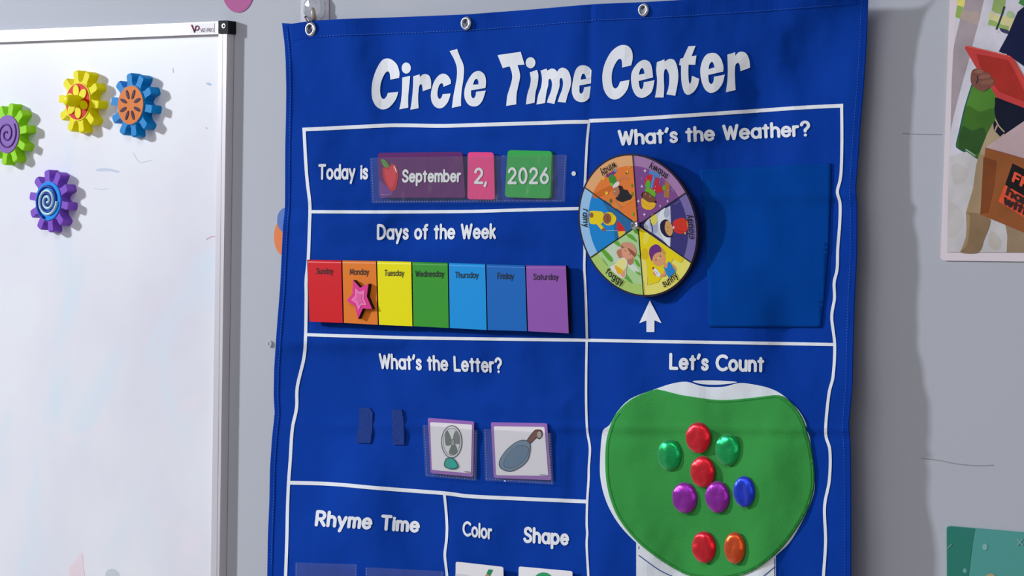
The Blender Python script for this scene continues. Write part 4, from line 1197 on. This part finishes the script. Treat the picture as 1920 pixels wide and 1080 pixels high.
# ------------------------------------------------------------------ satin counting discs
def satin(name, rgb):
    m = mat(name, rgb, .30, metal=.55, alb=1.6)
    nt = m.node_tree; b_ = nt.nodes['Principled BSDF']
    b_.inputs['Anisotropic'].default_value = .5
    b_.inputs['Sheen Weight'].default_value = .3
    tc = nt.nodes.new('ShaderNodeTexCoord'); n = nt.nodes.new('ShaderNodeTexNoise')
    n.inputs['Scale'].default_value = 120; n.inputs['Distortion'].default_value = 1.0
    bp = nt.nodes.new('ShaderNodeBump'); bp.inputs['Strength'].default_value = .25; bp.inputs['Distance'].default_value = .002
    nt.links.new(tc.outputs['Object'], n.inputs[0]); nt.links.new(n.outputs[0], bp.inputs['Height']); nt.links.new(bp.outputs[0], b_.inputs['Normal'])
    return m
sr, sg, sp, sb, sor = satin('red_satin', (206, 26, 40)), satin('green_satin', (10, 150, 78)), satin('purple_satin', (136, 34, 152)), satin('blue_satin', (30, 56, 190)), satin('orange_satin', (234, 74, 30))
discs = [(521, 443, 57, 72, sr, 'red satin counting disc at the top of the pile, above another red', 0),
 (388, 522, 55, 73, sg, 'green satin counting disc at the left, creased down the middle', 1),
 (654, 498, 56, 74, sg, 'green satin counting disc right of the topmost red one', 2),
 (539, 600, 56, 73, sr, 'red satin counting disc touching a purple one, between the greens', 3),
 (455, 720, 57, 72, sp, 'purple satin counting disc, the left one of the two', 4),
 (610, 716, 55, 74, sp, 'purple satin counting disc beside the blue one', 5),
 (732, 691, 50, 72, sb, 'royal blue satin counting disc, the only blue one', 6),
 (549, 946, 55, 74, sr, 'red satin counting disc low down beside the orange one', 7),
 (691, 950, 48, 74, sor, 'orange satin counting disc, the only orange one', 8)]
for x, y, rx, ry, m, lab, sd in discs:
    x, y = 1100+x/2.454, 640+y/2.454
    rx, ry = rx/2.454, ry/2.454
    c0 = cloth(x, y, FE+.0004)
    c0.y = min(cloth(x+dx*rx, y+dy*ry, FE+.0004).y for dx, dy in ((0, 0), (1, 0), (-1, 0), (0, 1), (0, -1)))
    ex = (W(x+rx, y, -c0.y)-W(x-rx, y, -c0.y)).x/2
    ez = (W(x, y-ry, -c0.y)-W(x, y+ry, -c0.y)).z/2
    vs, fs = [], []
    N = 44
    H = .0042
    prof = [(.97, -.0003), (1.0, .0004), (.985, .0011), (.95, .0017), (.88, .0028), (.78, .0035), (.62, .0040), (.42, .0042), (.2, .0042), (.05, .0041)]
    tw = {1: 1.0, 6: -.9}.get(sd, 0)
    for q, h in prof:
        for i in range(N):
            a = 2*math.pi*i/N
            u, v = q*math.cos(a), q*math.sin(a)
            hh = h
            if h > .001:
                hh += .0006*noise.noise(Vector((u*1.8+sd*3, v*1.8, sd)))*(1 if q < .9 else .4)
                if tw: hh += .0016*tw*gauss(u+v*.25, .35)*(1-q*q) - .0004
            vs.append(Vector((c0.x+ex*u, c0.y-hh, c0.z+ez*v)))
    for q in range(len(prof)-1):
        for i in range(N):
            j = (i+1) % N
            fs.append([q*N+i, q*N+j, (q+1)*N+j, (q+1)*N+i])
    fs.append([(len(prof)-1)*N+i for i in range(N)])
    o = link_mesh('counting_disc', vs, fs, m, None, smooth=True)
    # put the origin at the disc
    for vv in o.data.vertices: vv.co -= c0
    o.location = c0
    tag(o, lab, 'counter', 'satin counting discs on the green felt')

# ------------------------------------------------------------------ adhesive hook holding the chart
clear = bpy.data.materials.new('clear_acrylic'); clear.use_nodes = True
b_ = clear.node_tree.nodes['Principled BSDF']
b_.inputs['Base Color'].default_value = (.93, .95, 1, 1); b_.inputs['Roughness'].default_value = .08
b_.inputs['Transmission Weight'].default_value = .75; b_.inputs['IOR'].default_value = 1.45
hk = empty('adhesive_hook', W(590, 30, 0), 'clear plastic adhesive hook above the chart corner', 'hook')
piece('backing_plate', [rq([(565, -60), (617.4, -60), (617.2, 44), (563.6, 44)], 3)], wall, mat('hazy_clear_tape', (184, 180, 192), .25, coat=.5), hk, thick=.0008, eps=.0010)
piece('plate_edge', [ribbon([(617, -60), (617, 36)], 1.0)], wall, mat('tape_edge', (130, 126, 140), .4), hk, eps=.0014)
kc = W(590.5, 15, .004)
vs, fs = [], []
N = 8
prof = [(.0122, -.003), (.0138, 0), (.0122, .004), (.0075, .0065), (.002, .007)]
for r_, h in prof:
    for i in range(N):
        a = 2*math.pi*(i+.5)/N
        vs.append(Vector((kc.x+r_*math.cos(a), kc.y-h, kc.z+r_*math.sin(a))))
for q in range(len(prof)-1):
    for i in range(N):
        j = (i+1) % N
        fs.append([q*N+i, q*N+j, (q+1)*N+j, (q+1)*N+i])
fs.append([(len(prof)-1)*N+i for i in range(N)]); fs.append([i for i in range(N)][::-1])
link_mesh('faceted_knob', vs, fs, clear, hk)
tube('hook_arm', [W(586.5, 16, .010), W(587.3, 23, .0112), W(588.2, 31, .0108), W(589, 38, .009)], .0021, mat('beige_metal', (166, 152, 142), .35, metal=.3), hk, 10)
wr = tube('wire_ring', [W(572, 32, .014), W(573.5, 36, .0145), W(577, 41, .0148), W(578.5, 48, .0142), W(581, 53, .009), W(582, 50, .004), W(581, 38, .003), W(576, 31, .006), W(572.6, 31, .011)], .0008, mat('dark_wire', (96, 84, 84), .4, metal=.7), None, 8, True)
tag(wr, 'small dark wire loop threaded through the left grommet', 'wire loop')
